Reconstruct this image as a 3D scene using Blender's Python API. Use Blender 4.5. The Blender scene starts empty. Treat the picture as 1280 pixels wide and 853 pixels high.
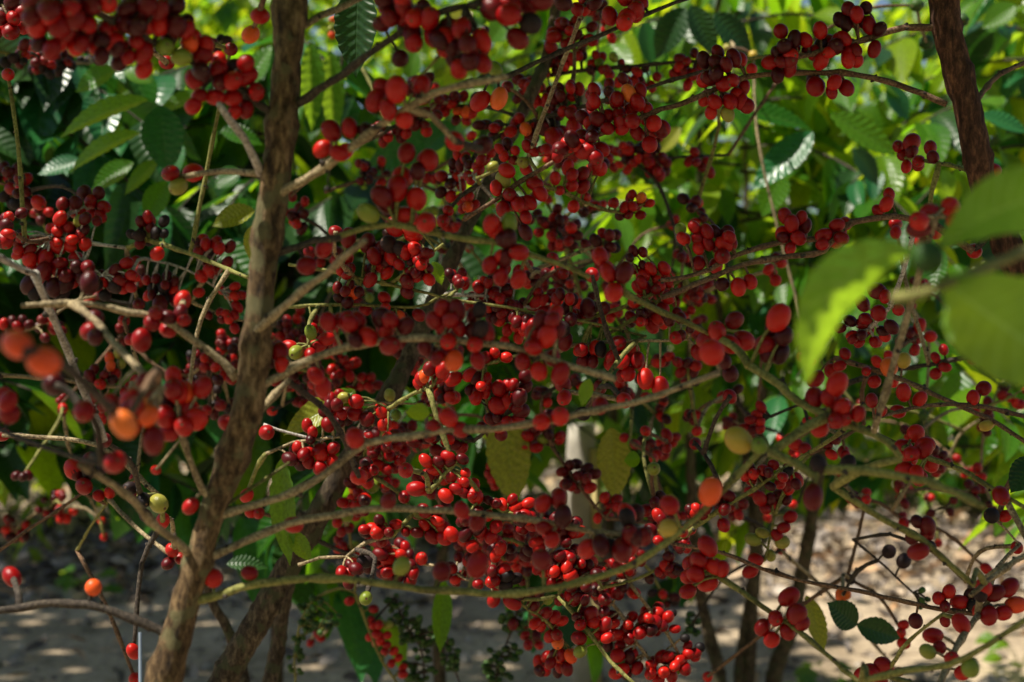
import bpy, math, random
import numpy as np
from mathutils import Vector, Matrix, Quaternion

random.seed(7)
rng = np.random.default_rng(7)
S = bpy.context.scene
COL = S.collection
R = math.radians

# ------------------------------------------------------------------ camera, sky, sun, exposure
CAM_H = 0.95
F = 1778.0                                   # focal length in pixels of the 1280 wide photograph
cam_d = bpy.data.cameras.new('camera')
cam = bpy.data.objects.new('camera', cam_d)
COL.objects.link(cam)
cam.location = (0, 0, CAM_H)
cam.rotation_euler = (R(90), 0, 0)
cam_d.lens = 50.0
cam_d.sensor_width = 36.0
cam_d.clip_start = 0.02
cam_d.clip_end = 500
cam_d.dof.use_dof = True
cam_d.dof.focus_distance = 1.27
cam_d.dof.aperture_fstop = 6.3
S.camera = cam

SUN_EL, SUN_AZ = 60.0, -112.0                   # azimuth measured from +Y (view direction) towards +X
world = bpy.data.worlds.new('World')
S.world = world
world.use_nodes = True
wn = world.node_tree.nodes
wl = world.node_tree.links
bg = wn['Background']
sky = wn.new('ShaderNodeTexSky')
sky.sky_type = 'NISHITA'
sky.sun_disc = False
sky.sun_elevation = R(SUN_EL)
sky.sun_rotation = R(SUN_AZ)
wl.new(sky.outputs[0], bg.inputs[0])
bg.inputs[1].default_value = 0.052
sun_d = bpy.data.lights.new('sun', 'SUN')
sun = bpy.data.objects.new('sun', sun_d)
COL.objects.link(sun)
sun_d.energy = 5.0
sun_d.angle = R(0.5)
sun_d.color = (1.0, 0.93, 0.80)
sdir = Vector((math.sin(R(SUN_AZ)) * math.cos(R(SUN_EL)), math.cos(R(SUN_AZ)) * math.cos(R(SUN_EL)), math.sin(R(SUN_EL))))
sun.rotation_euler = sdir.to_track_quat('Z', 'Y').to_euler()
sun.location = sdir * 30
S.view_settings.view_transform = 'Standard'
S.view_settings.look = 'None'
S.view_settings.gamma = 1.0
S.view_settings.exposure = 0.92
S.cycles.max_bounces = 8
S.cycles.transmission_bounces = 6


def at(x, y, d):
    """the point d metres ahead of the camera that shows at pixel x, y of the photograph"""
    return np.array([(x - 640.0) / F * d, d, CAM_H - (y - 426.5) / F * d])


# ------------------------------------------------------------------ materials
def node_mat(name):
    m = bpy.data.materials.new(name)
    m.use_nodes = True
    nt = m.node_tree
    return m, nt, nt.nodes, nt.links, nt.nodes['Principled BSDF']


def ramp(N, stops):
    r = N.new('ShaderNodeValToRGB')
    el = r.color_ramp.elements
    while len(el) < len(stops):
        el.new(0.5)
    for e, (p, c) in zip(el, stops):
        e.position = p
        e.color = (*c, 1)
    return r


def rand_value(N, L):
    """a number that differs from piece to piece, whether pieces are objects or islands of one mesh"""
    oi = N.new('ShaderNodeObjectInfo')
    ge = N.new('ShaderNodeNewGeometry')
    ad = N.new('ShaderNodeMath')
    ad.operation = 'ADD'
    L.new(oi.outputs['Random'], ad.inputs[0])
    L.new(ge.outputs['Random Per Island'], ad.inputs[1])
    fr = N.new('ShaderNodeMath')
    fr.operation = 'FRACT'
    L.new(ad.outputs[0], fr.inputs[0])
    return fr.outputs[0]


def cherry_mat(name, c0, c1, c2, rough=0.27, spec=0.24):
    m, nt, N, L, P = node_mat(name)
    rv = rand_value(N, L)
    r = ramp(N, [(0.0, c0), (0.5, c1), (1.0, c2)])
    L.new(rv, r.inputs[0])
    tc = N.new('ShaderNodeTexCoord')
    nz = N.new('ShaderNodeTexNoise')
    nz.inputs['Scale'].default_value = 110
    nz.inputs['Detail'].default_value = 4
    L.new(tc.outputs['Object'], nz.inputs['Vector'])
    mx = N.new('ShaderNodeMix')
    mx.data_type = 'RGBA'
    mx.blend_type = 'MULTIPLY'
    rr = ramp(N, [(0.30, (0.62, 0.5, 0.5)), (0.6, (1, 1, 1)), (1.0, (1.25, 1.2, 1.1))])
    L.new(nz.outputs[0], rr.inputs[0])
    mx.inputs[0].default_value = 1.0
    L.new(r.outputs[0], mx.inputs[6])
    L.new(rr.outputs[0], mx.inputs[7])
    L.new(mx.outputs[2], P.inputs['Base Color'])
    mr = N.new('ShaderNodeMapRange')
    mr.inputs[3].default_value = rough - 0.08
    mr.inputs[4].default_value = rough + 0.22
    L.new(nz.outputs[0], mr.inputs[0])
    L.new(mr.outputs[0], P.inputs['Roughness'])
    P.inputs['Specular IOR Level'].default_value = spec
    bp = N.new('ShaderNodeBump')
    bp.inputs['Strength'].default_value = 0.12
    bp.inputs['Distance'].default_value = 0.002
    L.new(nz.outputs[0], bp.inputs['Height'])
    L.new(bp.outputs[0], P.inputs['Normal'])
    return m


CM = {
    'r': cherry_mat('cherry_red', (0.20, 0.002, 0.003), (0.33, 0.004, 0.004), (0.50, 0.013, 0.006)),
    'd': cherry_mat('cherry_dark_red', (0.035, 0.002, 0.003), (0.085, 0.002, 0.004), (0.17, 0.003, 0.004), 0.30),
    'o': cherry_mat('cherry_orange', (0.70, 0.055, 0.012), (0.78, 0.11, 0.018), (0.78, 0.18, 0.03)),
    'g': cherry_mat('cherry_green', (0.13, 0.20, 0.02), (0.20, 0.25, 0.03), (0.30, 0.28, 0.05)),
    'y': cherry_mat('cherry_yellow', (0.42, 0.30, 0.04), (0.45, 0.33, 0.05), (0.50, 0.33, 0.06)),
    'k': cherry_mat('cherry_dried_black', (0.010, 0.007, 0.008), (0.018, 0.011, 0.012), (0.03, 0.014, 0.014), 0.5, 0.2),
    'b': cherry_mat('bud_green', (0.018, 0.055, 0.010), (0.03, 0.08, 0.014), (0.05, 0.11, 0.02), 0.5),
}
SCAR, _nt, _N, _L, _P = node_mat('cherry_scar')
_P.inputs['Base Color'].default_value = (0.10, 0.045, 0.02, 1)
_P.inputs['Roughness'].default_value = 0.8


def bark_mat(name, dark, mid, light, scale=(60, 60, 22), bump=0.6, moss=None):
    m, nt, N, L, P = node_mat(name)
    tc = N.new('ShaderNodeTexCoord')
    mp = N.new('ShaderNodeMapping')
    mp.inputs['Scale'].default_value = scale
    L.new(tc.outputs['Object'], mp.inputs[0])
    n1 = N.new('ShaderNodeTexNoise')
    n1.inputs['Scale'].default_value = 3.2
    n1.inputs['Detail'].default_value = 10
    n1.inputs['Roughness'].default_value = 0.72
    n1.inputs['Distortion'].default_value = 0.25
    L.new(mp.outputs[0], n1.inputs['Vector'])
    n2 = N.new('ShaderNodeTexNoise')
    n2.inputs['Scale'].default_value = 30
    n2.inputs['Detail'].default_value = 6
    n2.inputs['Roughness'].default_value = 0.65
    L.new(tc.outputs['Object'], n2.inputs['Vector'])
    r1 = ramp(N, [(0.36, dark), (0.50, mid), (0.64, light)])
    L.new(n1.outputs[0], r1.inputs[0])
    col = r1.outputs[0]
    rk = ramp(N, [(0.36, (0.55, 0.52, 0.50)), (0.52, (1, 1, 1)), (0.70, (1.2, 1.18, 1.12))])
    L.new(n2.outputs[0], rk.inputs[0])
    mk = N.new('ShaderNodeMix')
    mk.data_type = 'RGBA'
    mk.blend_type = 'MULTIPLY'
    mk.inputs[0].default_value = 1
    L.new(col, mk.inputs[6])
    L.new(rk.outputs[0], mk.inputs[7])
    col = mk.outputs[2]
    if moss:
        n3 = N.new('ShaderNodeTexNoise')
        n3.inputs['Scale'].default_value = 55
        n3.inputs['Detail'].default_value = 4
        L.new(tc.outputs['Object'], n3.inputs['Vector'])
        rm = ramp(N, [(0.53, (0, 0, 0)), (0.60, (0.75, 0.75, 0.75))])
        L.new(n3.outputs[0], rm.inputs[0])
        mx = N.new('ShaderNodeMix')
        mx.data_type = 'RGBA'
        L.new(rm.outputs[0], mx.inputs[0])
        L.new(col, mx.inputs[6])
        mx.inputs[7].default_value = (*moss, 1)
        col = mx.outputs[2]
    L.new(col, P.inputs['Base Color'])
    P.inputs['Roughness'].default_value = 0.85
    P.inputs['Specular IOR Level'].default_value = 0.25
    bp = N.new('ShaderNodeBump')
    bp.inputs['Strength'].default_value = bump
    bp.inputs['Distance'].default_value = 0.004
    L.new(n1.outputs[0], bp.inputs['Height'])
    L.new(bp.outputs[0], P.inputs['Normal'])
    return m


BM = {
    'A': bark_mat('bark_front', (0.018, 0.010, 0.005), (0.115, 0.070, 0.031), (0.30, 0.20, 0.10), bump=1.0, moss=(0.13, 0.12, 0.055)),
    'B': bark_mat('bark_dark', (0.018, 0.012, 0.008), (0.07, 0.05, 0.03), (0.17, 0.13, 0.085), bump=1.0, moss=(0.06, 0.065, 0.03)),
    'C': bark_mat('bark_reddish', (0.018, 0.007, 0.004), (0.07, 0.03, 0.016), (0.19, 0.085, 0.045), bump=1.0),
    'w': bark_mat('twig_grey_brown', (0.07, 0.05, 0.03), (0.25, 0.19, 0.105), (0.44, 0.36, 0.22), (150, 150, 150), 0.35),
    'o': bark_mat('twig_olive', (0.07, 0.065, 0.02), (0.17, 0.17, 0.045), (0.28, 0.25, 0.09), (120, 120, 120), 0.2),
    'p': bark_mat('twig_pale', (0.12, 0.11, 0.10), (0.34, 0.31, 0.28), (0.55, 0.52, 0.48), (150, 150, 150), 0.3),
    'n': bark_mat('twig_brown', (0.05, 0.025, 0.015), (0.14, 0.08, 0.045), (0.24, 0.15, 0.09), (150, 150, 150), 0.3),
    'k': bark_mat('twig_dark', (0.012, 0.010, 0.008), (0.045, 0.034, 0.026), (0.10, 0.08, 0.06), (150, 150, 150), 0.35),
}


def leaf_mat(name, stops, trans, tmix=0.45, rough=0.33, vein_c=(0.16, 0.24, 0.06), vein_f=0.45):
    m, nt, N, L, P = node_mat(name)
    out = N['Material Output']
    rv = rand_value(N, L)
    r = ramp(N, stops)
    L.new(rv, r.inputs[0])
    uv = N.new('ShaderNodeUVMap')
    sp = N.new('ShaderNodeSeparateXYZ')
    L.new(uv.outputs[0], sp.inputs[0])

    def mth(op, a, b=None):
        n = N.new('ShaderNodeMath')
        n.operation = op
        for i, v in enumerate((a, b)):
            if v is None:
                continue
            if isinstance(v, (int, float)):
                n.inputs[i].default_value = v
            else:
                L.new(v, n.inputs[i])
        return n.outputs[0]
    v = mth('ABSOLUTE', mth('SUBTRACT', mth('MULTIPLY', sp.outputs[1], 2.0), 1.0))
    ph = mth('MULTIPLY', mth('SUBTRACT', sp.outputs[0], mth('MULTIPLY', v, 0.16)), 10.0)
    tri = mth('ABSOLUTE', mth('SUBTRACT', mth('FRACT', ph), 0.5))          # 0.5 at a vein
    vein = mth('POWER', mth('MULTIPLY', tri, 2.0), 9.0)
    mid = mth('SUBTRACT', 1.0, mth('MINIMUM', mth('MULTIPLY', v, 16.0), 1.0))
    vn = mth('MAXIMUM', mth('MULTIPLY', vein, 0.6), mid)
    height = mth('SUBTRACT', mth('SINE', mth('MULTIPLY', ph, 6.283)), mth('MULTIPLY', mid, 2.0))
    nz = N.new('ShaderNodeTexNoise')
    nz.inputs['Scale'].default_value = 28
    nz.inputs['Detail'].default_value = 5
    tc = N.new('ShaderNodeTexCoord')
    L.new(tc.outputs['Object'], nz.inputs['Vector'])
    rr = ramp(N, [(0.3, (0.72, 0.72, 0.72)), (0.7, (1.18, 1.18, 1.0))])
    L.new(nz.outputs[0], rr.inputs[0])
    mx = N.new('ShaderNodeMix')
    mx.data_type = 'RGBA'
    mx.blend_type = 'MULTIPLY'
    mx.inputs[0].default_value = 1
    # brown spots and browned patches of age
    sn = N.new('ShaderNodeTexNoise')
    sn.inputs['Scale'].default_value = 9
    sn.inputs['Detail'].default_value = 7
    sn.inputs['Roughness'].default_value = 0.75
    L.new(tc.outputs['Object'], sn.inputs['Vector'])
    sr = ramp(N, [(0.66, (0, 0, 0)), (0.70, (0.8, 0.8, 0.8))])
    L.new(sn.outputs[0], sr.inputs[0])
    sm = N.new('ShaderNodeMix')
    sm.data_type = 'RGBA'
    L.new(sr.outputs[0], sm.inputs[0])
    L.new(r.outputs[0], sm.inputs[6])
    sm.inputs[7].default_value = (0.13, 0.08, 0.02, 1)
    L.new(sm.outputs[2], mx.inputs[6])
    L.new(rr.outputs[0], mx.inputs[7])
    mv = N.new('ShaderNodeMix')
    mv.data_type = 'RGBA'
    L.new(mth('MULTIPLY', vn, vein_f), mv.inputs[0])
    L.new(mx.outputs[2], mv.inputs[6])
    mv.inputs[7].default_value = (*vein_c, 1)
    L.new(mv.outputs[2], P.inputs['Base Color'])
    P.inputs['Roughness'].default_value = rough
    P.inputs['Specular IOR Level'].default_value = 0.34
    bp = N.new('ShaderNodeBump')
    bp.inputs['Strength'].default_value = 0.22
    bp.inputs['Distance'].default_value = 0.002
    L.new(height, bp.inputs['Height'])
    L.new(bp.outputs[0], P.inputs['Normal'])
    tr = N.new('ShaderNodeBsdfTranslucent')
    mt = N.new('ShaderNodeMix')
    mt.data_type = 'RGBA'
    mt.blend_type = 'MULTIPLY'
    mt.inputs[0].default_value = 1
    rt = ramp(N, [(0.0, trans[0]), (1.0, trans[1])])
    L.new(rv, rt.inputs[0])
    L.new(rt.outputs[0], mt.inputs[6])
    L.new(rr.outputs[0], mt.inputs[7])
    L.new(mt.outputs[2], tr.inputs['Color'])
    ms = N.new('ShaderNodeMixShader')
    ms.inputs[0].default_value = tmix
    L.new(P.outputs[0], ms.inputs[1])
    L.new(tr.outputs[0], ms.inputs[2])
    L.new(ms.outputs[0], out.inputs['Surface'])
    return m


LM = {
    'g': leaf_mat('leaf_green', [(0.0, (0.010, 0.085, 0.007)), (0.5, (0.020, 0.13, 0.008)), (1.0, (0.060, 0.18, 0.008))],
                  ((0.18, 0.48, 0.008), (0.50, 0.64, 0.012)), 0.58),
    't': leaf_mat('leaf_teal', [(0.0, (0.010, 0.085, 0.028)), (0.5, (0.016, 0.11, 0.035)), (1.0, (0.025, 0.12, 0.03))],
                  ((0.04, 0.20, 0.02), (0.08, 0.28, 0.02)), 0.3, 0.30, (0.10, 0.18, 0.06), 0.35),
    'y': leaf_mat('leaf_yellow_green', [(0.0, (0.24, 0.26, 0.03)), (0.5, (0.29, 0.29, 0.035)), (1.0, (0.33, 0.30, 0.04))],
                  ((0.35, 0.40, 0.02), (0.45, 0.42, 0.02)), 0.4),
    'f': leaf_mat('leaf_fresh', [(0.0, (0.05, 0.16, 0.02)), (0.5, (0.06, 0.18, 0.02)), (1.0, (0.07, 0.19, 0.02))],
                  ((0.32, 0.56, 0.02), (0.42, 0.6, 0.02)), 0.55, 0.36),
    'h': leaf_mat('leaf_young', [(0.0, (0.07, 0.21, 0.03)), (1.0, (0.08, 0.24, 0.03))], ((0.40, 0.66, 0.03), (0.46, 0.70, 0.03)), 0.58, 0.34, (0.34, 0.52, 0.16), 0.9),
    's': leaf_mat('leaf_sun_tinted', [(0.0, (0.06, 0.18, 0.006)), (0.5, (0.11, 0.23, 0.008)), (1.0, (0.20, 0.29, 0.010))],  # sunlit brightness put into the leaf colour
                  ((0.48, 0.66, 0.012), (0.72, 0.76, 0.02)), 0.6, 0.3),
    'k': leaf_mat('leaf_dark', [(0.0, (0.012, 0.045, 0.010)), (0.5, (0.016, 0.055, 0.012)), (1.0, (0.02, 0.06, 0.014))],  # dark leaves, also mixed in to paint shaded gaps
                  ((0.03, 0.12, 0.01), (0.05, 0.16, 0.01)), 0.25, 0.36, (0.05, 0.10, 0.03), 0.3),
}

# ------------------------------------------------------------------ mesh helpers
def new_mesh(name, V, Fc, mats, mi=None, smooth=True, uv=None):
    me = bpy.data.meshes.new(name)
    me.from_pydata([tuple(v) for v in V], [], [tuple(f) for f in Fc])
    for m in mats:
        me.materials.append(m)
    if mi is not None:
        me.polygons.foreach_set('material_index', np.asarray(mi, dtype=np.int32))
    if smooth:
        me.polygons.foreach_set('use_smooth', np.ones(len(Fc), dtype=bool))
    if uv is not None:
        ul = me.uv_layers.new(name='UVMap')
        li = np.empty(len(me.loops), dtype=np.int32)
        me.loops.foreach_get('vertex_index', li)
        ul.data.foreach_set('uv', np.asarray(uv, dtype=np.float32)[li].ravel())
    me.update()
    return me


ORG = {}


def link(name, mesh, parent=None, org=None):
    """links a mesh as one object whose origin is the world point org"""
    o = bpy.data.objects.new(name, mesh)
    COL.objects.link(o)
    org = np.zeros(3) if org is None else np.asarray(org, float)
    p = np.zeros(3)
    if parent is not None:
        o.parent = parent
        p = ORG[parent.name]
    o.location = Vector(org - p)
    ORG[o.name] = org
    return o


def thing(name, label, cat, org, group=None):
    o = link(name, None, None, org)
    o.empty_display_size = 0.1
    o['label'] = label
    o['category'] = cat
    if group:
        o['group'] = group
    return o


def catmull(P, step):
    P = np.asarray(P, float)
    if len(P) == 2:
        n = max(2, int(np.linalg.norm(P[1] - P[0]) / step) + 1)
        t = np.linspace(0, 1, n)[:, None]
        return P[0] + (P[1] - P[0]) * t
    Q = np.vstack([2 * P[0] - P[1], P, 2 * P[-1] - P[-2]])
    out = []
    for i in range(1, len(Q) - 2):
        n = max(2, int(np.linalg.norm(Q[i + 1] - Q[i]) / step))
        t = np.linspace(0, 1, n, endpoint=False)[:, None]
        a, b, c, d = Q[i - 1], Q[i], Q[i + 1], Q[i + 2]
        out.append(0.5 * (2 * b + (c - a) * t + (2 * a - 5 * b + 4 * c - d) * t ** 2 + (3 * b - a - 3 * c + d) * t ** 3))
    out.append(P[-1:])
    return np.vstack(out)


def tube(P, rad, sides=7, rough=0.0, seed=0):
    P = np.asarray(P, float)
    n = len(P)
    rad = np.broadcast_to(np.asarray(rad, float), (n,))
    T = np.gradient(P, axis=0)
    T /= np.linalg.norm(T, axis=1)[:, None] + 1e-12
    a = np.array([0, 0, 1.0]) if abs(T[0, 2]) < 0.9 else np.array([1.0, 0, 0])
    U = np.cross(T[0], a)
    U /= np.linalg.norm(U)
    V, Fc = [], []
    g = np.random.default_rng(seed)
    ang = np.arange(sides) * 2 * math.pi / sides
    for i in range(n):
        U = U - T[i] * np.dot(U, T[i])
        U /= np.linalg.norm(U) + 1e-12
        W = np.cross(T[i], U)
        rr = rad[i] * (1 + rough * g.normal(0, 1, sides)) if rough else rad[i] * np.ones(sides)
        for k in range(sides):
            V.append(P[i] + rr[k] * (math.cos(ang[k]) * U + math.sin(ang[k]) * W))
    for i in range(n - 1):
        for k in range(sides):
            k2 = (k + 1) % sides
            Fc.append((i * sides + k, i * sides + k2, (i + 1) * sides + k2, (i + 1) * sides + k))
    V.append(P[0]); c0 = len(V) - 1
    V.append(P[-1]); c1 = len(V) - 1
    for k in range(sides):
        k2 = (k + 1) % sides
        Fc.append((c0, k2, k))
        Fc.append((c1, (n - 1) * sides + k, (n - 1) * sides + k2))
    return V, Fc


class Acc:
    def __init__(self):
        self.V, self.F, self.M = [], [], []

    def add(self, vf, mi=0):
        n = len(self.V)
        self.V += list(vf[0])
        self.F += [tuple(i + n for i in f) for f in vf[1]]
        self.M += [mi] * len(vf[1])


def stem_shape(P3, r0, r1, nodes=True, sides=7, step=0.010, seed=0, every=0.042):
    Q = catmull(P3, step)
    L = np.concatenate([[0], np.cumsum(np.linalg.norm(np.diff(Q, axis=0), axis=1))])
    t = L / max(L[-1], 1e-9)
    r = r0 + (r1 - r0) * t
    if nodes:
        g = np.random.default_rng(seed)
        ph = g.uniform(0, 1)
        x = np.abs(((L / every + ph) % 1.0) - 0.5) * 2
        r = r * (1 + 0.42 * np.clip((x - 0.68) / 0.32, 0, 1))
        Q = Q + g.normal(0, 0.10, Q.shape) * r[:, None]
    return Q, r


# ------------------------------------------------------------------ the cherry meshes
def cherry_shape(seg=12, ring=8, dent=0.0, long=1.14):
    V, Fc, M = [], [], []
    V.append((0, 0, -0.5 * long))
    for i in range(1, ring):
        a = math.pi * i / ring
        for k in range(seg):
            b = 2 * math.pi * k / seg
            q = 0.5 * math.sin(a) * (1 + dent * math.cos(2 * b))
            V.append((q * math.cos(b), q * math.sin(b) * 0.96, -0.5 * long * math.cos(a)))
    # small round scar at the free end: a rim and a sunk centre
    z = 0.5 * long * math.cos(math.pi / ring) + 0.020
    for k in range(seg):
        b = 2 * math.pi * k / seg
        V.append((0.085 * math.cos(b), 0.085 * math.sin(b), z + 0.004))
    V.append((0, 0, z - 0.03))
    for k in range(seg):
        k2 = (k + 1) % seg
        Fc.append((0, 1 + k2, 1 + k)); M.append(0)
    for i in range(ring - 1):
        for k in range(seg):
            k2 = (k + 1) % seg
            a = 1 + i * seg
            Fc.append((a + k, a + k2, a + seg + k2, a + seg + k)); M.append(0)
    a = 1 + (ring - 1) * seg
    for k in range(seg):
        k2 = (k + 1) % seg
        Fc.append((a + k, a + k2, len(V) - 1)); M.append(1)
    return np.array(V), Fc, M


CH_SH = [cherry_shape(12, 8, 0.02, 1.20), cherry_shape(12, 8, 0.05, 1.10), cherry_shape(12, 8, 0.0, 1.32)]
SMALL_SH = cherry_shape(7, 5, 0.0, 1.2)
KINDS = 'rdogykb'
CH_ME = {}
for kd in KINDS:
    for vi, (V_, F_, M_) in enumerate(CH_SH):
        CH_ME[kd, vi] = new_mesh('cherry', V_, F_, [CM[kd], SCAR], M_)


def rot_to(axis, spin):
    q = Vector((0, 0, 1)).rotation_difference(Vector(axis))
    return q @ Quaternion((0, 0, 1), spin)


# ------------------------------------------------------------------ the leaf meshes
def leaf_shape(nu, nv, curl=0.25, fold=0.25, wave=0.018, seed=0, wl=0.42, nick=False):
    """unit leaf: base at the origin, tip at x = 1, width wl, upper side +z"""
    g = np.random.default_rng(seed)
    V, UV, Fc = [], [], []
    ph = g.uniform(0, 6)
    tw = g.uniform(-0.3, 0.3)
    for i in range(nu + 1):
        u = i / nu
        # blade narrows to a stalk at the base and to a drawn-out tip
        w = 0.5 * wl * (math.sin(math.pi * min(1, u ** 0.82)) ** 0.85 if 0 < u < 1 else 0)
        if u > 0.82:
            w *= 0.55 + 0.45 * (1 - (u - 0.82) / 0.18)
        w = max(w, 0.008 if u < 0.5 else 0.002)
        for j in range(nv + 1):
            v = 2 * j / nv - 1
            av = abs(v)
            if nick and av > 0.9:
                w2 = w * (0.86 + 0.14 * math.sin(20 * math.pi * u + ph))
            else:
                w2 = w * (1 + 0.03 * math.sin(18 * math.pi * u + ph + v) * av)
            y = v * w2 * math.cos(fold * av)
            z = av * w2 * math.sin(fold) * 1.0 + wave * av * math.sin(20 * math.pi * u - 3 * av + ph * (v > 0))
            z -= curl * u * u * 0.5
            a = tw * u
            y, z = y * math.cos(a) - 0 * z, z + y * math.sin(a)
            V.append((u * (1 - 0.12 * curl * u), y, z))
            UV.append((u, j / nv))
    for i in range(nu):
        for j in range(nv):
            a = i * (nv + 1) + j
            Fc.append((a, a + nv + 1, a + nv + 2, a + 1))
    return np.array(V), Fc, np.array(UV)


LF_BG = [leaf_shape(10, 4, c, f, 0.009, s, w + 0.03) for s, (c, f, w) in enumerate([(0.3, 0.3, 0.40), (0.7, 0.4, 0.42), (0.1, 0.2, 0.38), (0.5, 0.5, 0.45)])]
LF_HI = [leaf_shape(40, 8, c, f, 0.008, 10 + s, w) for s, (c, f, w) in enumerate([(0.25, 0.3, 0.42), (0.5, 0.35, 0.42), (0.1, 0.25, 0.42)])]
LEAF_ME = {}
for mk in LM:
    for vi, (V_, F_, U_) in enumerate(LF_BG):
        LEAF_ME[mk, vi] = new_mesh('leaf', V_, F_, [LM[mk]], uv=U_)
    for vi, (V_, F_, U_) in enumerate(LF_HI):
        LEAF_ME[mk, 'h', vi] = new_mesh('leaf', V_, F_, [LM[mk]], uv=U_)


def frame(xaxis, up):
    x = np.asarray(xaxis, float); x = x / np.linalg.norm(x)
    z = np.asarray(up, float); z = z - x * np.dot(x, z)
    z = z / (np.linalg.norm(z) + 1e-9)
    y = np.cross(z, x)
    return np.column_stack([x, y, z])


def place_leaf(parent, mesh, base, Rm, ls, ws=None, name='leaf'):
    o = link(name, mesh, parent, base)
    M = np.eye(4)
    ws = ls if ws is None else ws
    M[:3, :3] = Rm @ np.diag([ls, ws, 0.5 * (ls + ws)])
    M[:3, 3] = o.location
    o.matrix_basis = Matrix(M.tolist())
    return o


def join_leaves(name, items, parent, org, mats):
    """items: (shape, base, R, ls, ws, material index); one mesh of many leaves"""
    V, Fc, U, M = [], [], [], []
    n = 0
    for (sh, base, Rm, ls, ws, mi) in items:
        P = (sh[0] * np.array([ls, ws, 0.5 * (ls + ws)])) @ Rm.T + (np.asarray(base) - org)
        V.append(P)
        U.append(sh[2])
        Fc += [tuple(i + n for i in f) for f in sh[1]]
        M += [mi] * len(sh[1])
        n += len(P)
    me = new_mesh(name, np.vstack(V), Fc, mats, M, True, np.vstack(U))
    o = link(name, me, parent, org)
    o['kind'] = 'stuff'
    return o


# ------------------------------------------------------------------ ground
def soil_mat():
    m, nt, N, L, P = node_mat('sandy_soil')
    tc = N.new('ShaderNodeTexCoord')
    n1 = N.new('ShaderNodeTexNoise'); n1.inputs['Scale'].default_value = 1.7; n1.inputs['Detail'].default_value = 9; n1.inputs['Roughness'].default_value = 0.65
    n2 = N.new('ShaderNodeTexNoise'); n2.inputs['Scale'].default_value = 38; n2.inputs['Detail'].default_value = 7
    L.new(tc.outputs['Object'], n1.inputs['Vector']); L.new(tc.outputs['Object'], n2.inputs['Vector'])
    r1 = ramp(N, [(0.35, (0.24, 0.185, 0.12)), (0.5, (0.36, 0.285, 0.195)), (0.68, (0.47, 0.38, 0.27))])
    L.new(n1.outputs[0], r1.inputs[0])
    r2 = ramp(N, [(0.35, (0.6, 0.58, 0.55)), (0.6, (1.05, 1.03, 1))])
    L.new(n2.outputs[0], r2.inputs[0])
    mx = N.new('ShaderNodeMix'); mx.data_type = 'RGBA'; mx.blend_type = 'MULTIPLY'; mx.inputs[0].default_value = 1
    L.new(r1.outputs[0], mx.inputs[6]); L.new(r2.outputs[0], mx.inputs[7])
    L.new(mx.outputs[2], P.inputs['Base Color'])
    P.inputs['Roughness'].default_value = 0.95
    bp = N.new('ShaderNodeBump'); bp.inputs['Strength'].default_value = 0.7; bp.inputs['Distance'].default_value = 0.03
    L.new(n2.outputs[0], bp.inputs['Height']); L.new(bp.outputs[0], P.inputs['Normal'])
    return m


def gz(x, y):
    return 0.03 * math.sin(1.3 * x + 0.7) * math.cos(0.9 * y) + 0.015 * math.sin(3.1 * x + 2 * y) - 0.02


xs = np.concatenate([np.linspace(-150, -9, 12), np.linspace(-8, 8, 65), np.linspace(9, 150, 12)])
ys = np.concatenate([np.linspace(-60, -3, 8), np.linspace(-2, 14, 65), np.linspace(15, 300, 14)])
GV = [(x, y, gz(x, y) if abs(x) < 9 and -3 < y < 15 else -0.02) for y in ys for x in xs]
nx = len(xs)
GF = [(j * nx + i, j * nx + i + 1, (j + 1) * nx + i + 1, (j + 1) * nx + i) for j in range(len(ys) - 1) for i in range(nx - 1)]
ground = link('ground', new_mesh('ground', GV, GF, [soil_mat()]))
ground['kind'] = 'structure'


def plain_mat(name, stops, rough=0.8, scale=20):
    m, nt, N, L, P = node_mat(name)
    rv = rand_value(N, L)
    r = ramp(N, stops)
    L.new(rv, r.inputs[0])
    tc = N.new('ShaderNodeTexCoord')
    nz = N.new('ShaderNodeTexNoise'); nz.inputs['Scale'].default_value = scale; nz.inputs['Detail'].default_value = 6
    L.new(tc.outputs['Object'], nz.inputs['Vector'])
    rr = ramp(N, [(0.3, (0.6, 0.6, 0.6)), (0.7, (1.15, 1.15, 1.15))])
    L.new(nz.outputs[0], rr.inputs[0])
    mx = N.new('ShaderNodeMix'); mx.data_type = 'RGBA'; mx.blend_type = 'MULTIPLY'; mx.inputs[0].default_value = 1
    L.new(r.outputs[0], mx.inputs[6]); L.new(rr.outputs[0], mx.inputs[7])
    L.new(mx.outputs[2], P.inputs['Base Color'])
    P.inputs['Roughness'].default_value = rough
    return m


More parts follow.
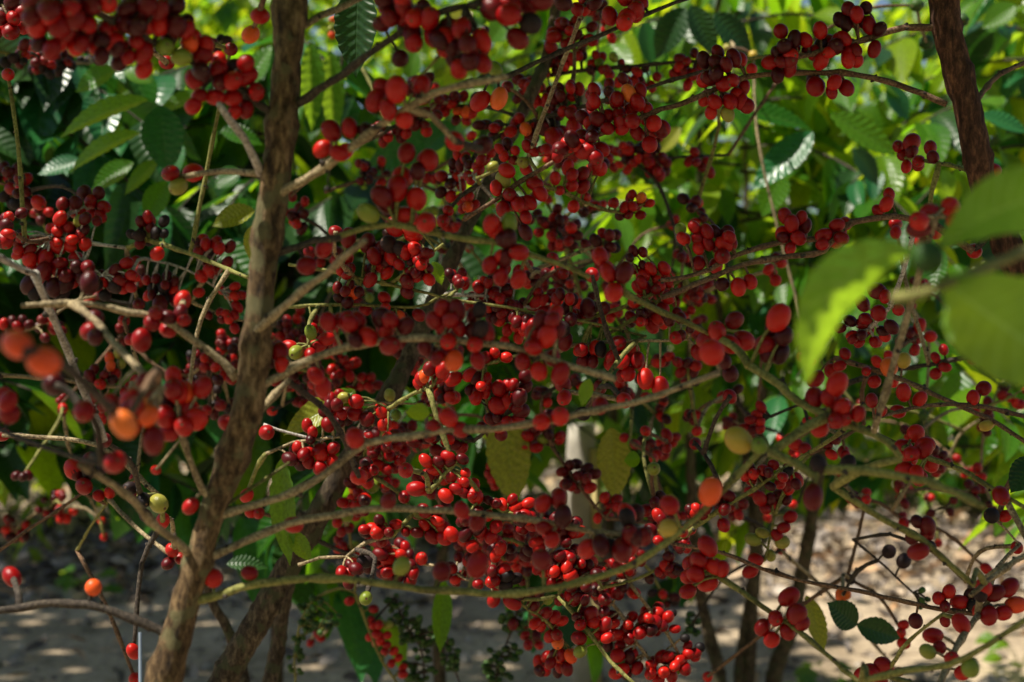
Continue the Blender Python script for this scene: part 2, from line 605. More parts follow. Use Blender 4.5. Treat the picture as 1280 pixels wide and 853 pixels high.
# leaf litter lying under the next row, thinning towards the camera
LIT = plain_mat('dry_leaf', [(0.0, (0.05, 0.036, 0.026)), (0.4, (0.12, 0.09, 0.065)), (0.62, (0.20, 0.17, 0.15)), (0.75, (0.36, 0.30, 0.24)), (0.9, (0.46, 0.33, 0.20)), (1.0, (0.42, 0.22, 0.09))])
items = []
g = np.random.default_rng(3)
LF_DRY = [leaf_shape(5, 2, c, f, 0.02, 40 + q, 0.5) for q, (c, f) in enumerate([(0.6, 0.5), (-0.5, 0.3), (1.0, 0.6)])]
for i in range(15000):
    y = 5.2 + 5.6 * g.random() ** 1.1 if g.random() < 0.93 else g.uniform(3.5, 5.4)
    x = g.uniform(-4.5, 4.5) * max(1, y / 7)
    if y < 5.5 and g.random() < 0.5:
        continue
    a = g.uniform(0, 6.28)
    up = np.array([g.normal(0, 0.6), g.normal(0, 0.6), 1.0])
    Rm = frame((math.cos(a), math.sin(a), g.normal(0, 0.3)), up)
    ls = g.uniform(0.04, 0.11)
    items.append((LF_DRY[g.integers(3)], np.array([x, y, gz(x, y) + 0.01 + g.uniform(0, 0.06) * (1 if y > 5.5 else 0.2)]), Rm, ls, ls * g.uniform(0.7, 1.3), 0))
litter = join_leaves('leaf_litter', items, None, np.zeros(3), [LIT])
# loose clods and pebbles on the sand
CLOD = plain_mat('clod', [(0.0, (0.16, 0.12, 0.085)), (0.6, (0.30, 0.24, 0.18)), (1.0, (0.42, 0.37, 0.31))], 0.95, 60)
acc = Acc()
for i in range(900):
    y = g.uniform(3.4, 7.0); x = g.uniform(-2.6, 2.6)
    s = abs(g.normal(0, 0.012)) + 0.006
    P = np.array([[0, 0, -1], [1, 0, 0], [0.2, 1, 0.1], [-1, 0.1, 0], [0, -1, -0.1], [0.1, 0, 0.8]]) * s * g.uniform(0.7, 1.3, (6, 3)) + (x, y, gz(x, y) + s * 0.3)
    acc.add((list(P), [(0, 2, 1), (0, 3, 2), (0, 4, 3), (0, 1, 4), (5, 1, 2), (5, 2, 3), (5, 3, 4), (5, 4, 1)]))
peb = link('pebbles', new_mesh('pebbles', acc.V, acc.F, [CLOD], smooth=False))
peb['kind'] = 'stuff'

# ------------------------------------------------------------------ what the photograph shows, tile by tile
# tiles are ninths of the photograph enlarged three times: u, v are read in the tile
TILE = {1: (0, 0), 2: (427, 0), 3: (853, 0), 4: (0, 284), 5: (427, 284), 6: (853, 284), 7: (0, 568), 8: (427, 568), 9: (853, 568)}
# berries. "u,v,size,kind" is one cherry; "u,v,ru,rv,count,size,kind" fills an ellipse
BERRIES = {
1: """20,60,50,90,9,65,d; 85,45,72; 85,100,60; 165,50,60,60,5,85,d; 240,60,65,60,4,95; 210,140,70,60,6,75; 310,40,60,60,4,90,d; 340,130,60,50,5,75;
290,175,70; 430,40,50,50,3,82; 490,20,80,d; 420,190,60,55,5,70,d; 480,150,60,60,4,75; 540,70,60,60,4,95,d; 610,50,60,50,4,90,d; 650,90,60,70,4,85,d; 710,110,40,50,3,75;
540,200,82; 540,260,76; 480,215,62; 625,235,60; 620,175,80,g; 680,215,85,g; 710,165,76,o; 772,170,76; 725,297,80; 790,250,70,50,4,85; 870,260,60,50,4,85; 935,325,50,40,3,80; 780,330,60,40,4,70,d;
910,380,50,40,3,75; 725,398,76; 880,420,60; 975,60,72; 940,130,78,o; 640,650,82; 725,648,80; 668,700,70,g;
20,235,45,k; 30,280,55; 70,190,40,40,3,45,d; 110,215,70,50,10,42,k; 150,190,40,40,4,42,d; 190,240,60,40,8,40,k; 250,220,50,40,6,40,k; 340,220,40,40,5,38,k; 170,255,40,20,3,42,d;
820,160,20,30,3,40,k; 865,185,55,d; 850,150,40,k; 1242,490,85; 1210,560,80; 1270,575,75; 1250,75,32,o; 1255,95,30,g; 1240,110,30,g; 1245,132,34,o; 1265,90,30,o;
1230,710,30,k; 1110,800,50,70,10,45,d; 40,680,60,60,10,50,d; 60,740,50,60,8,45,k; 105,790,40,30,3,50; 145,760,60; 270,770,40,40,3,58; 315,725,60,d; 340,755,50; 370,725,55,d; 330,800,60,50,8,48;
390,775,50; 225,820,55; 160,800,30,40,4,40,d; 550,835,40,25,5,45,d; 615,830,50,k; 20,830,30,30,3,50,d""",
2: """190,40,70,60,5,90; 150,90,80,d; 250,60,70,70,5,85,d; 330,70,90; 270,160,85; 320,130,80,70,5,85,d; 220,220,75,d; 380,140,60,60,4,85,d; 455,170,80,80,7,85,d; 525,155,85; 440,260,80; 530,240,85; 575,260,60,g; 390,185,75;
500,110,40,25,4,40,d; 130,375,95; 205,360,60,70,3,90; 300,320,80; 235,450,80; 30,480,80; 90,490,70,d; 10,570,70; 425,530,85; 520,380,85; 590,370,72,o; 530,545,80,d; 255,620,60,60,3,90; 325,600,90;
165,745,70,60,3,100,d; 280,790,60,60,3,90; 100,800,80,g; 330,420,70,60,10,45,d; 440,380,70,50,9,45; 280,490,40,40,5,45; 460,440,50,30,4,42; 190,500,35; 110,650,60,60,14,38,d; 560,510,80,70,12,42,d; 620,580,40,30,4,45; 500,620,50,50,6,48;
690,340,70,60,8,50,d; 735,392,50; 790,360,50,40,5,42; 760,410,40,30,4,42; 690,480,60,50,8,50; 720,550,40,40,5,45; 880,370,90,60,14,48; 860,500,110,80,18,65,d; 850,545,66; 960,590,60,50,5,65; 900,600,60,60,6,60; 815,560,50,60,5,60; 970,470,50,40,4,60;
1080,420,70,80,9,62; 1110,385,60; 1205,480,65; 1150,500,60,60,5,65; 1120,340,55; 1040,430,58; 1120,290,70,45,9,42; 1000,260,70,60,9,42; 965,235,42,g; 1020,215,40,g; 830,95,74; 800,130,64; 790,185,50,50,3,60; 855,140,60,g; 660,145,95,d; 680,30,120,60,6,100,d; 830,10,70,d;
815,240,70,50,8,42; 880,120,70,60,8,45; 910,180,60,60,7,42; 975,50,50,40,8,38; 1000,120,30,40,3,40; 1050,40,60,60,4,75; 1100,40,70; 1120,10,70; 1060,85,70; 910,20,50,30,4,60; 1030,590,70,60,14,40; 1100,580,40,40,6,40; 1265,255,25,40,4,45;
620,640,60; 692,636,55; 605,675,60,g; 680,610,50,g; 580,705,55; 630,730,62; 745,725,62; 660,765,60; 705,760,55; 725,690,55; 565,625,45,g; 650,800,50,50,4,60; 840,680,50,40,5,48; 905,700,60; 860,695,40,g; 915,740,45; 870,775,50; 1080,770,80,50,14,42;
420,700,70,60,10,48; 480,760,50,40,5,45; 320,805,45,g; 345,790,40,g; 380,830,55; 400,790,50; 700,820,60,30,6,42,d; 820,840,60,30,6,42,d; 600,840,50; 1250,840,30,20,3,35""",
3: """30,250,45,40,6,45; 20,320,40; 45,200,40,d; 150,250,90,60,10,62,d; 80,300,62; 155,315,66; 160,390,90,40,8,62; 220,380,62; 230,330,56; 260,260,45; 385,175,60,60,6,65,d; 460,150,60; 370,250,50,50,5,60; 405,210,62; 470,190,55,d;
530,170,60,60,5,65; 520,230,75; 590,190,50,60,4,65; 500,325,80; 560,345,50; 615,330,66; 490,295,60,d; 570,310,60; 590,75,55,d; 645,65,60,50,6,60,d; 700,95,62; 605,145,60; 740,110,60,d; 720,185,60; 650,225,66; 620,200,55; 650,190,55,d; 520,120,40,y;
265,205,34,y; 165,180,34,g; 190,215,32,y; 25,605,40; 860,535,70; 810,550,50; 830,580,55; 930,555,55; 840,625,45; 885,620,50; 940,590,50,d; 870,570,40,40,3,50,d; 1100,615,75; 1160,640,65; 775,730,50; 765,765,55; 735,790,55; 800,840,50;
900,800,60,80,3,85; 1020,810,40,40,2,90,d; 385,810,65; 445,820,55; 410,840,60; 580,845,55; 1050,75,60,b; 915,160,70,b; 880,20,60,b""",
4: """20,30,40,60,6,65,d; 20,50,70; 90,60,60,50,8,45,d; 260,40,70,40,8,50; 215,75,55; 320,65,50; 300,30,50; 230,10,50,20,4,45; 160,140,60,50,6,65,d; 110,215,70,d; 250,150,90,50,8,55,d; 300,170,60,40,4,60,d; 240,215,75,d; 335,210,80,d; 180,245,60,40,4,60,k;
435,160,50; 470,180,60,50,6,50; 455,230,50; 500,190,48; 410,220,50,40,4,50,k; 560,30,70,40,8,45,k; 590,100,60; 510,125,40; 760,50,50; 815,65,45; 800,110,80,70,12,48,d; 755,185,55; 815,160,45; 600,230,70,50,10,42,d; 570,225,40; 650,225,40; 745,245,48;
620,300,70,40,5,60,d; 685,275,80; 590,690,130,110,12,88; 440,680,60,60,4,80,d; 570,360,75; 630,385,75; 530,425,90; 490,420,50; 690,350,50; 610,240,40,60,4,55,k; 465,350,50; 520,290,50,d; 860,250,30,40,4,40; 905,255,42; 890,300,45; 880,330,40; 880,380,45; 840,430,40,30,4,42; 870,440,50,50,8,40,d; 830,460,45;
185,350,30,40,4,40; 60,365,50,20,5,40,d; 340,380,40,50,3,70,d; 370,540,50,30,3,45,d; 410,490,42,o; 415,520,42,o; 455,510,42,g; 375,590,50; 410,560,40,30,3,45,d; 440,475,35,g; 505,575,45;
65,440,130,o; 165,505,130,o; 205,590,100,d; 315,690,100; 550,580,80,d; 650,560,75; 650,610,95; 700,620,70,o; 760,600,90; 480,650,80,d; 540,670,80,o; 620,710,105; 465,740,115,o; 735,720,100; 855,735,80; 575,800,100,d; 440,690,80,d; 390,800,70,d; 700,645,55,g;
740,510,50,40,6,42,d; 770,580,60,60,8,38,k; 820,660,60,30,5,40,k; 30,655,80; 35,700,85; 5,640,80; 10,780,60; 1215,80,80; 1150,145,80; 1160,95,50,d; 1260,20,60; 1230,355,80; 1280,350,70; 1060,375,40,40,4,42; 1100,370,50,60,7,40,d; 1165,395,55,g; 1245,235,38,g;
1050,470,80; 1060,520,75; 1085,450,60; 1110,470,60,g; 1150,440,40,g; 1190,445,60; 1225,420,55; 1165,480,55; 1080,440,50,30,3,45; 1185,560,75; 1210,600,70; 1265,530,25,50,4,40; 1000,770,65; 1020,690,45; 1230,740,60; 1270,715,50; 1120,830,60; 1200,835,60; 1150,770,40,30,3,48; 1250,830,55""",
5: """25,40,75,d; 150,145,60; 130,170,40,50,3,55; 200,140,50,40,4,52; 30,160,45; 150,85,80,40,6,70,d; 250,20,60,40,3,80; 240,95,55; 300,100,50,40,5,50; 390,85,42,y; 480,80,40; 300,170,50,40,5,50,d; 240,210,60,40,4,50; 450,190,40,30,3,42;
45,245,55,o; 20,260,30,30,3,45; 105,265,42,g; 160,265,48; 165,300,40; 90,310,55; 215,335,55,o; 150,340,80,d; 100,410,80; 60,350,70; 180,445,95; 50,390,50,50,3,70; 210,380,50,60,3,70,d; 20,350,65; 350,350,85; 290,330,60; 430,310,70,d; 440,380,60; 395,345,60,50,4,75; 500,360,60,70,5,70,d; 400,430,75; 500,440,75; 420,500,85,o; 350,470,50,50,4,60,d; 510,500,65;
340,540,60,40,4,60; 310,560,45,o; 290,590,45; 360,570,50; 420,570,60; 480,590,60,50,4,60; 370,630,55; 420,640,55; 500,640,50; 400,715,75; 345,750,70; 445,760,65; 600,25,60,50,4,75; 580,10,70; 600,110,60; 665,95,80; 610,165,70,50,4,70; 690,20,60,d; 610,50,70,d;
560,215,60,40,8,46; 622,245,56; 535,200,40; 670,170,60,50,7,48; 590,320,60,30,5,42; 765,265,70,50,9,50; 730,280,50; 780,295,48; 820,300,46; 860,210,60,70,12,42,d; 790,30,45; 860,30,60,50,8,45,d; 790,70,40; 740,20,45; 985,60,70,50,9,48,d; 970,110,75; 1000,170,80; 1060,170,80,d; 940,180,60; 1020,245,85; 970,300,50,40,3,65,d;
1130,180,60; 1140,240,70; 1210,155,50; 1235,185,35; 1190,235,45; 1100,280,60; 1100,120,50,40,5,40,d; 1180,340,60,40,5,55; 1160,340,55; 1150,200,60,50,6,48; 720,400,85; 770,350,60,50,4,70; 770,410,90; 720,450,75; 680,505,80; 790,490,75; 740,540,70; 820,550,85; 840,390,60,50,4,60,d; 640,400,50,40,5,48;
590,480,60,30,4,50; 540,575,50; 590,605,60; 650,580,50,40,4,60,d; 585,670,75; 650,650,50,50,4,65,d; 830,590,65; 835,640,65; 900,460,55; 955,455,60; 1050,480,60,50,4,65; 1010,510,60; 1110,500,65; 1075,550,65; 1140,570,75; 1195,600,80; 970,600,60,d; 970,670,75; 1060,650,65; 930,480,60,50,5,50,d; 1255,415,60;
820,710,85; 750,730,80; 640,710,60,40,4,50,d; 740,800,60,40,5,48; 820,790,50; 905,700,60,k; 1060,790,45; 1140,765,50; 1220,780,50; 1100,815,45; 1220,830,48; 20,520,40,40,5,42; 50,510,45; 55,655,60; 150,690,60; 50,700,60; 95,720,60,d; 160,740,55; 50,790,90; 180,630,50,g; 10,640,50,g; 205,705,45,g; 210,790,40,k; 90,590,60,50,7,42; 150,810,50,40,4,50; 315,490,35,g""",
6: """20,30,40,40,5,50; 140,40,60,40,6,55; 155,65,70; 60,135,65; 125,145,60; 150,110,65; 60,80,50; 185,60,50; 150,215,60,d; 210,225,65; 255,205,55; 100,215,45; 20,270,45; 75,265,50,40,4,40; 45,340,40,30,4,40; 375,25,60; 430,20,60,40,5,60,d; 405,80,45; 530,30,55; 575,50,65; 525,65,50; 600,20,50,40,3,55; 800,20,50; 900,20,50,40,3,60;
340,150,40,40,4,45; 350,200,45; 1095,90,65; 130,390,80; 195,350,80,d; 230,425,95; 110,470,105; 180,440,80; 60,470,60; 180,550,75,d; 150,500,70,d; 90,420,75; 360,340,100; 350,370,90,d; 350,440,60,50,3,80,d; 320,480,70,d; 300,430,40,30,3,40; 178,635,58; 295,675,45; 280,705,50; 260,740,40,30,4,42; 290,755,45; 10,580,40; 45,580,40,k; 55,765,45; 48,812,55; 400,795,42; 425,815,55; 460,830,50;
210,800,110,y; 290,820,80,g; 630,380,60,30,4,50,d; 785,375,60,d; 725,430,50; 640,420,45,d; 700,400,70,40,6,45,d; 760,410,45; 730,240,80,d; 760,260,50; 700,320,60,40,3,60,d; 810,310,50; 860,295,40; 880,220,50,30,4,40,d; 890,370,55; 880,420,48; 930,410,50; 855,395,45,d; 860,430,40,30,3,45,d; 870,465,42; 980,460,45; 950,490,40; 985,525,48; 950,550,50;
730,505,45; 775,485,45; 775,525,75,o; 830,500,62,y; 720,580,55; 790,580,50; 690,540,45; 610,475,50; 560,540,60; 500,570,60; 580,590,90; 495,640,90; 550,640,70; 600,680,75; 530,710,75; 515,755,75; 470,730,50; 570,700,50,50,4,65; 710,650,52; 660,700,65; 745,690,50; 830,620,65; 890,645,55; 808,692,62; 905,705,50,b; 590,520,50;
1090,640,60; 1130,605,60; 1145,655,45,d; 1140,745,50,y; 1150,690,40,d; 875,775,70; 830,830,80; 910,820,75; 860,850,70""",
7: """275,55,75; 315,120,70; 370,155,50; 410,145,45; 430,30,105; 340,60,60,40,4,60,k; 595,185,75,g; 610,250,60; 545,230,50,k; 520,140,40,40,3,60,k; 510,90,50; 585,60,40; 715,195,65; 645,360,62; 630,410,55,d; 680,390,50; 800,465,70; 935,445,65; 925,155,55; 940,215,50; 970,220,52; 1100,265,72;
1110,10,60,40,5,55; 1200,40,50,40,4,60; 200,190,60,60,18,34,d; 245,240,42; 275,215,35; 55,280,60,60,16,34,d; 380,250,35; 390,310,35; 45,460,78; 350,500,65,o; 500,740,60; 505,840,50; 90,80,40,20,3,40,d; 1265,255,45; 1270,355,40; 1190,675,34; 1205,690,32; 1165,705,32""",
8: """240,60,65; 325,80,55; 280,130,70; 350,60,50; 235,160,55; 410,85,55; 390,155,55; 430,130,50; 460,105,45; 465,70,40; 170,110,50; 180,30,60,30,5,50; 560,45,45; 555,75,45; 590,90,40,40,4,42; 65,85,70; 45,130,45,o; 80,160,50; 30,190,50,50,5,45; 120,120,50,g; 175,175,70,d; 400,10,55; 380,20,80,20,5,50;
150,275,50; 205,265,52; 240,290,45; 120,325,50; 150,340,60,d; 190,365,55; 240,350,45; 225,380,50; 380,275,60; 385,315,60; 340,310,55; 360,250,50; 410,300,60; 310,265,45; 465,300,55,d; 490,345,55; 440,380,45,d; 450,210,66; 510,250,75; 500,155,65; 520,290,60; 580,270,55; 560,310,55; 605,315,50; 625,280,45; 550,230,50; 590,350,50; 640,310,60,40,6,48;
655,200,50; 700,185,50; 635,215,45; 600,190,60,30,5,45; 755,185,75; 815,165,70; 830,235,80,d; 760,275,65; 790,320,75; 730,330,50; 890,90,70,60,16,45,d; 1005,180,40,30,4,45; 960,240,42; 1000,230,45; 1070,225,80; 1110,260,60,60,4,80,d; 1230,190,85; 1230,280,90,y; 920,355,90; 1070,350,105; 1000,350,60,50,3,90,d; 1130,310,80,d;
750,395,95,d; 700,400,60,40,6,45; 650,400,50,30,4,42; 830,390,50; 860,410,45; 510,415,95; 375,440,80,d; 225,420,80,g; 605,470,62; 560,480,50; 640,470,50,40,4,55,k; 570,545,60; 640,555,62; 700,540,50,30,4,50,d; 800,460,50,40,6,48; 850,455,42; 870,540,55; 820,545,45; 775,545,45,g; 60,390,50,50,6,45; 70,430,40; 15,345,40,30,4,40; 90,400,60,k;
90,540,60,g; 120,580,42; 30,550,40; 110,620,38; 140,640,40; 150,670,50,40,6,38; 130,705,45; 170,715,38; 180,755,40,30,4,36; 230,800,35; 230,825,40; 725,635,50; 690,680,42; 780,650,60,60,6,52; 800,610,55; 700,715,45; 740,715,42; 810,705,52,o; 860,765,60,30,3,52,o; 895,740,50,g; 770,760,50; 760,810,50; 790,800,60,60,8,50,d;
935,600,62; 895,640,50; 945,630,55; 890,690,58; 960,680,55; 990,640,52; 995,690,45; 1090,610,50; 1140,615,55; 1185,595,50; 1075,640,48; 1160,660,52; 1080,690,50; 1120,645,42,g; 1195,640,60,d; 1225,610,48; 1250,655,42; 1220,560,50,40,6,42,k; 1205,525,40; 1165,520,35,k; 1035,755,60; 1090,750,55; 1045,720,45; 1030,820,58; 1090,800,50,40,4,52,d; 1200,800,80,60,14,50; 1160,790,45;
975,500,60,40,5,48; 1015,520,50; 960,530,45; 1095,520,50; 1190,440,40; 1225,430,50; 1155,465,45,d; 1170,15,45; 1170,55,55,g""",
9: """95,345,85; 65,400,85; 120,420,75; 25,460,75; 95,485,72; 20,515,66; 30,420,50,50,3,70,d; 150,430,60; 105,140,105,o; 165,180,50,30,3,50,d; 190,230,42,d; 155,265,52; 260,75,60,40,5,45,d; 305,60,50; 430,95,52; 370,90,70,60,9,45,d; 290,165,58; 345,190,42; 310,205,48; 360,150,50,40,5,45,d; 320,240,35;
405,235,52; 380,275,50; 355,305,48; 265,320,55,g; 300,295,45,g; 375,330,55,g; 330,380,50,g; 275,395,58; 255,440,60; 370,360,40; 490,160,90,d; 570,50,70,60,3,70,k; 610,65,70; 870,20,70,60,5,70; 835,60,68; 890,90,75; 690,170,45; 825,232,42; 775,365,58,k; 830,400,60,k; 870,290,60,40,3,60,d; 920,270,65,d; 885,365,80; 930,345,50,k; 960,335,35; 830,262,45;
1195,155,70; 1210,232,52; 1160,230,60,k; 1255,350,50; 630,470,45,k; 595,530,50,o; 612,525,46,o; 400,535,72; 350,615,75; 430,600,85; 300,650,65; 395,665,65; 335,695,65; 450,635,62; 750,790,70; 685,830,80; 740,830,50,30,3,65; 810,815,40,d; 1000,515,55; 960,540,50; 985,570,45,d; 1040,555,65; 985,625,50; 1045,635,70; 1140,430,45;
1130,500,80; 1225,500,80; 1160,560,60,60,4,70,d; 1250,565,85,o; 1150,605,70; 1100,540,50,50,3,60,k; 875,625,58,d; 830,640,45; 820,670,45; 830,710,48; 940,680,70; 965,725,58; 920,740,65,g; 1010,765,62; 1080,800,85,g; 1050,820,60; 20,720,40; 50,745,45; 10,805,55; 30,770,40,30,3,45; 65,725,40,k; 95,835,45; 10,690,35,k""",
}
# hanging chains of tiny green buds near the bottom of the frame
BUDS = {7: "1190,600,85,70,34,28; 1120,680,30,60,10,26; 1110,780,30,60,10,26", 8: "240,620,60,45,22,28; 265,690,55,50,20,28; 325,690,45,50,16,28; 290,810,65,55,26,28; 410,760,35,70,18,28; 640,640,50,50,18,28; 610,740,60,40,18,28; 590,815,60,50,22,28; 190,560,40,40,8,26", 9: "30,640,40,50,14,28; 900,530,20,60,8,26"}

# branches: tree, tile, half width, depth at start, depth at end, bark, points
BR = """
A 1 20 .95 .84 k 1040,430 900,350 800,290 700,215 580,160 480,110 350,40 200,-50
A 1 20 .95 .90 p 985,650 920,530 820,390
A 1 18 .95 .99 w 1110,110 1200,65 1400,-30
A 1 20 .95 .88 k 1110,395 1280,280 1460,150 1610,60 1740,20
A 1 22 .95 .86 w 1005,748 1030,735 1130,680 1220,625 1330,545 1470,440 1640,345 1810,305 1900,288
B 2 12 1.1 1.15 k 560,295 620,288 730,235 900,160 1000,120 1150,50 1300,-10
B 2 10 1.75 1.7 k 740,290 900,265 1000,255 1090,250 1180,240 1400,225
B 2 11 1.6 1.45 k 650,480 740,450 890,405 1000,375 1080,350 1180,320 1280,290 1480,230
C 3 14 1.2 1.25 n 990,390 860,335 720,295 590,275 400,275 240,290 90,350 0,390 -80,410 -150,440 -230,470 -320,510 -380,550 -470,600 -620,690 -680,735 -820,825
B 2 7 1.6 1.5 p 430,660 480,660 520,690
B 2 8 1.45 1.4 o 510,670 600,630 700,590 790,570
B 2 10 1.4 1.5 o 760,700 830,720 900,755 1000,790 1080,800
B 2 8 1.9 2.0 n -60,720 80,675 220,655
C 2 7 1.9 1.9 k 1100,600 1280,590 1450,580
C 3 16 1.2 1.2 n 960,105 830,105 740,130 660,155 480,205 400,215
C 3 14 1.2 1.3 n 1090,400 1120,355 1190,280 1300,230
C 3 9 1.5 1.6 o 330,210 200,230 100,250
C 3 10 1.25 1.4 o 1075,640 1000,620 890,600 820,590
C 6 15 1.2 1.15 n 800,-40 700,-30 600,0 530,90 400,110 230,140 120,185 0,235 -80,265
C 6 13 1.2 1.2 n 560,40 360,60 200,105 100,160 0,190 -80,200
C 6 13 1.45 1.3 n 570,490 700,530 820,570 940,625 1060,680 1170,730 1350,850
C 6 11 1.3 1.2 n 1400,730 1280,710 1140,675 1000,665 860,680 720,720
C 6 20 1.0 .95 o 250,520 360,590 440,660 600,730 760,800 820,870
C 6 14 1.25 1.1 o 620,735 760,795 880,850 1050,912 1160,980 1300,1060
C 6 12 1.5 1.6 k 1100,480 960,510 840,530 760,540
C 6 10 1.5 1.5 n 480,850 600,790 680,740
C 6 8 1.6 1.6 k 330,710 440,665
C 6 12 1.3 1.25 p 700,380 780,300
G 4 18 .9 .98 p -60,90 0,115 60,150 130,175
A 4 17 .95 .92 w 885,575 840,510 760,450 650,370 560,330 480,320 360,290 230,285 80,295
A 4 18 .93 .78 w 250,285 320,320 390,390 450,460 540,550 610,610
G 4 10 1.5 1.5 p 200,40 340,60 480,80
G 4 9 1.5 1.5 p 310,130 380,180
G 4 12 1.5 1.4 o 560,50 640,75 740,110 860,160 930,190
G 4 6 1.6 1.6 p 560,120 700,160 830,240
G 4 8 1.6 1.6 w 720,280 760,300 850,340 910,350
G 4 6 1.9 1.9 w 30,415 70,400 170,360
G 4 10 1.6 1.7 w -60,550 0,555 140,565 250,575 340,590 490,605
A 4 14 .85 .8 k -40,740 20,770 100,800 240,850 380,890
A 4 20 .95 .85 w 935,415 980,375 1050,310 1100,270 1170,210 1230,175 1290,110 1370,50
A 4 20 .95 .93 w 960,605 1020,575 1100,530 1180,490 1280,455 1350,440 1500,420 1660,420 1840,440 1960,460 2140,520 2310,570
A 4 18 .95 1.0 w 910,765 960,710 1030,630 1085,575
B 4 7 1.4 1.4 p 990,740 1090,775 1200,800
B 4 8 1.4 1.4 w 1000,850 1100,810 1290,785
A 4 18 .95 .95 k 1040,95 1180,55 1280,40
A 5 15 .95 .95 o 200,-10 320,15 430,40 570,55 700,100 840,145 930,190
B 5 8 1.4 1.38 o -200,140 0,175 150,210 330,250 400,270 500,285 620,300 740,325 860,345 980,370 1140,410
B 5 8 1.42 1.42 o -200,300 0,290 270,300 350,270 430,240
B 5 9 1.4 1.35 o 180,215 270,150 380,65
B 5 9 1.5 1.5 p 410,255 540,258 640,285 720,305
B 5 9 1.4 1.35 w 860,445 1020,430 1230,425 1300,420
B 5 10 1.4 1.4 o 900,350 1070,295 1290,190
B 5 9 1.4 1.4 o 950,430 1120,330 1200,265 1290,235
C 5 16 1.0 1.05 o 1060,245 1200,320 1300,360 1400,410
A 7 18 .95 .93 w 790,245 870,215 1050,160 1180,100 1380,-40 1530,-65 1680,-90 1840,-95 2000,-115 2090,-125 2180,-155 2280,-175 2390,-195 2480,-225 2560,-255 2700,-310
B 5 11 1.4 1.3 o 180,680 260,630 345,595
B 5 6 1.5 1.5 w 60,668 200,660 350,670
B 5 9 1.45 1.4 k 500,800 560,750 605,715
B 5 9 1.4 1.4 o 540,515 650,485 760,470
A 7 22 .95 .95 k 660,690 590,660 500,620 420,590 330,565 200,560 80,575 -60,590
A 7 20 .95 .82 w 720,390 650,320 560,250 500,170 400,100 300,40
A 7 19 .95 .92 o 670,560 720,550 800,535 900,500 1050,475 1280,468 1530,500 1630,510 1880,525 1980,515 2180,480 2380,410 2500,330 2620,230 2800,40 2860,-20
A 7 18 .95 .97 w 770,395 850,360 1000,290 1150,245 1280,225 1380,205 1530,205 1730,215 1880,235 2030,250 2150,275 2300,300 2400,310
A 7 9 .95 .98 o 800,235 850,190 940,130 1085,32
A 7 18 .95 .92 w 810,175 765,140 740,90 705,0 680,-80
G 7 9 1.5 1.5 n -60,400 0,360 100,285 180,235 310,145
G 7 7 1.6 1.5 o 290,360 340,270 410,170
B 7 8 1.4 1.4 w 1120,415 1200,390 1300,385
B 8 8 1.9 1.95 o 50,520 60,545 100,650 150,770 210,860
B 8 8 1.5 1.4 w 270,405 400,430 470,470 560,490
B 8 8 1.4 1.5 o 640,545 760,620 830,700
B 8 11 1.4 1.35 o 810,530 880,610 960,710 1010,780 1110,870
B 8 9 1.5 1.5 w 970,500 1060,620 1110,710 1170,790
B 8 9 1.5 1.5 w 1080,480 1160,590 1220,670 1270,760
B 8 9 1.4 1.4 w 800,300 860,370 940,440
B 8 8 1.45 1.45 o 980,500 1070,480 1150,450 1230,400
B 8 9 1.35 1.35 o 530,165 610,220
B 8 12 1.3 1.3 o 330,140 380,85 425,35
B 8 11 1.4 1.4 o 190,305 265,225
B 8 9 1.75 1.7 n 790,-30 850,60 930,170 990,240
C 9 11 1.25 1.2 n 1130,600 1010,590 800,545 620,505 450,475 300,430 150,370 -40,335
C 9 14 1.1 1.0 o 140,460 300,570 430,660 530,740 670,860
C 9 11 1.4 1.35 o -20,325 130,215 270,130 400,40 480,-10
C 9 22 .95 .9 o 340,-10 420,35 505,85
C 9 17 1.0 1.0 o 560,120 680,200 800,270 900,320 990,400 1090,490
C 9 20 .85 .8 o 940,105 1030,150 1130,195
C 9 14 1.1 1.05 w 1320,360 1190,440 1080,530
C 9 18 1.0 1.1 w 950,900 1030,720 1115,595
C 9 6 1.6 1.6 k 640,320 700,370 770,430 865,520
C 9 10 1.15 1.1 o 780,800 850,700 975,600
C 9 16 .95 .9 o 690,845 850,810 1000,790 1100,740 1200,680 1300,610
C 9 6 1.5 1.5 o 310,400 330,310 345,230
C 9 6 1.5 1.4 w 930,360 1000,420 1060,480
C 9 6 1.3 1.3 w 1180,250 1210,280 1265,340
B 7 6 1.9 1.95 o 1180,540 1130,620 1105,760 1110,880
B 8 5 1.95 2.0 k 200,540 240,640 300,740 310,880
B 8 5 1.95 2.0 k 390,660 410,760 450,880
B 8 5 1.95 2.0 k 660,590 630,680 600,760 570,880
"""


def tp(t, u, v):
    return TILE[t][0] + u / 3.0, TILE[t][1] + v / 3.0


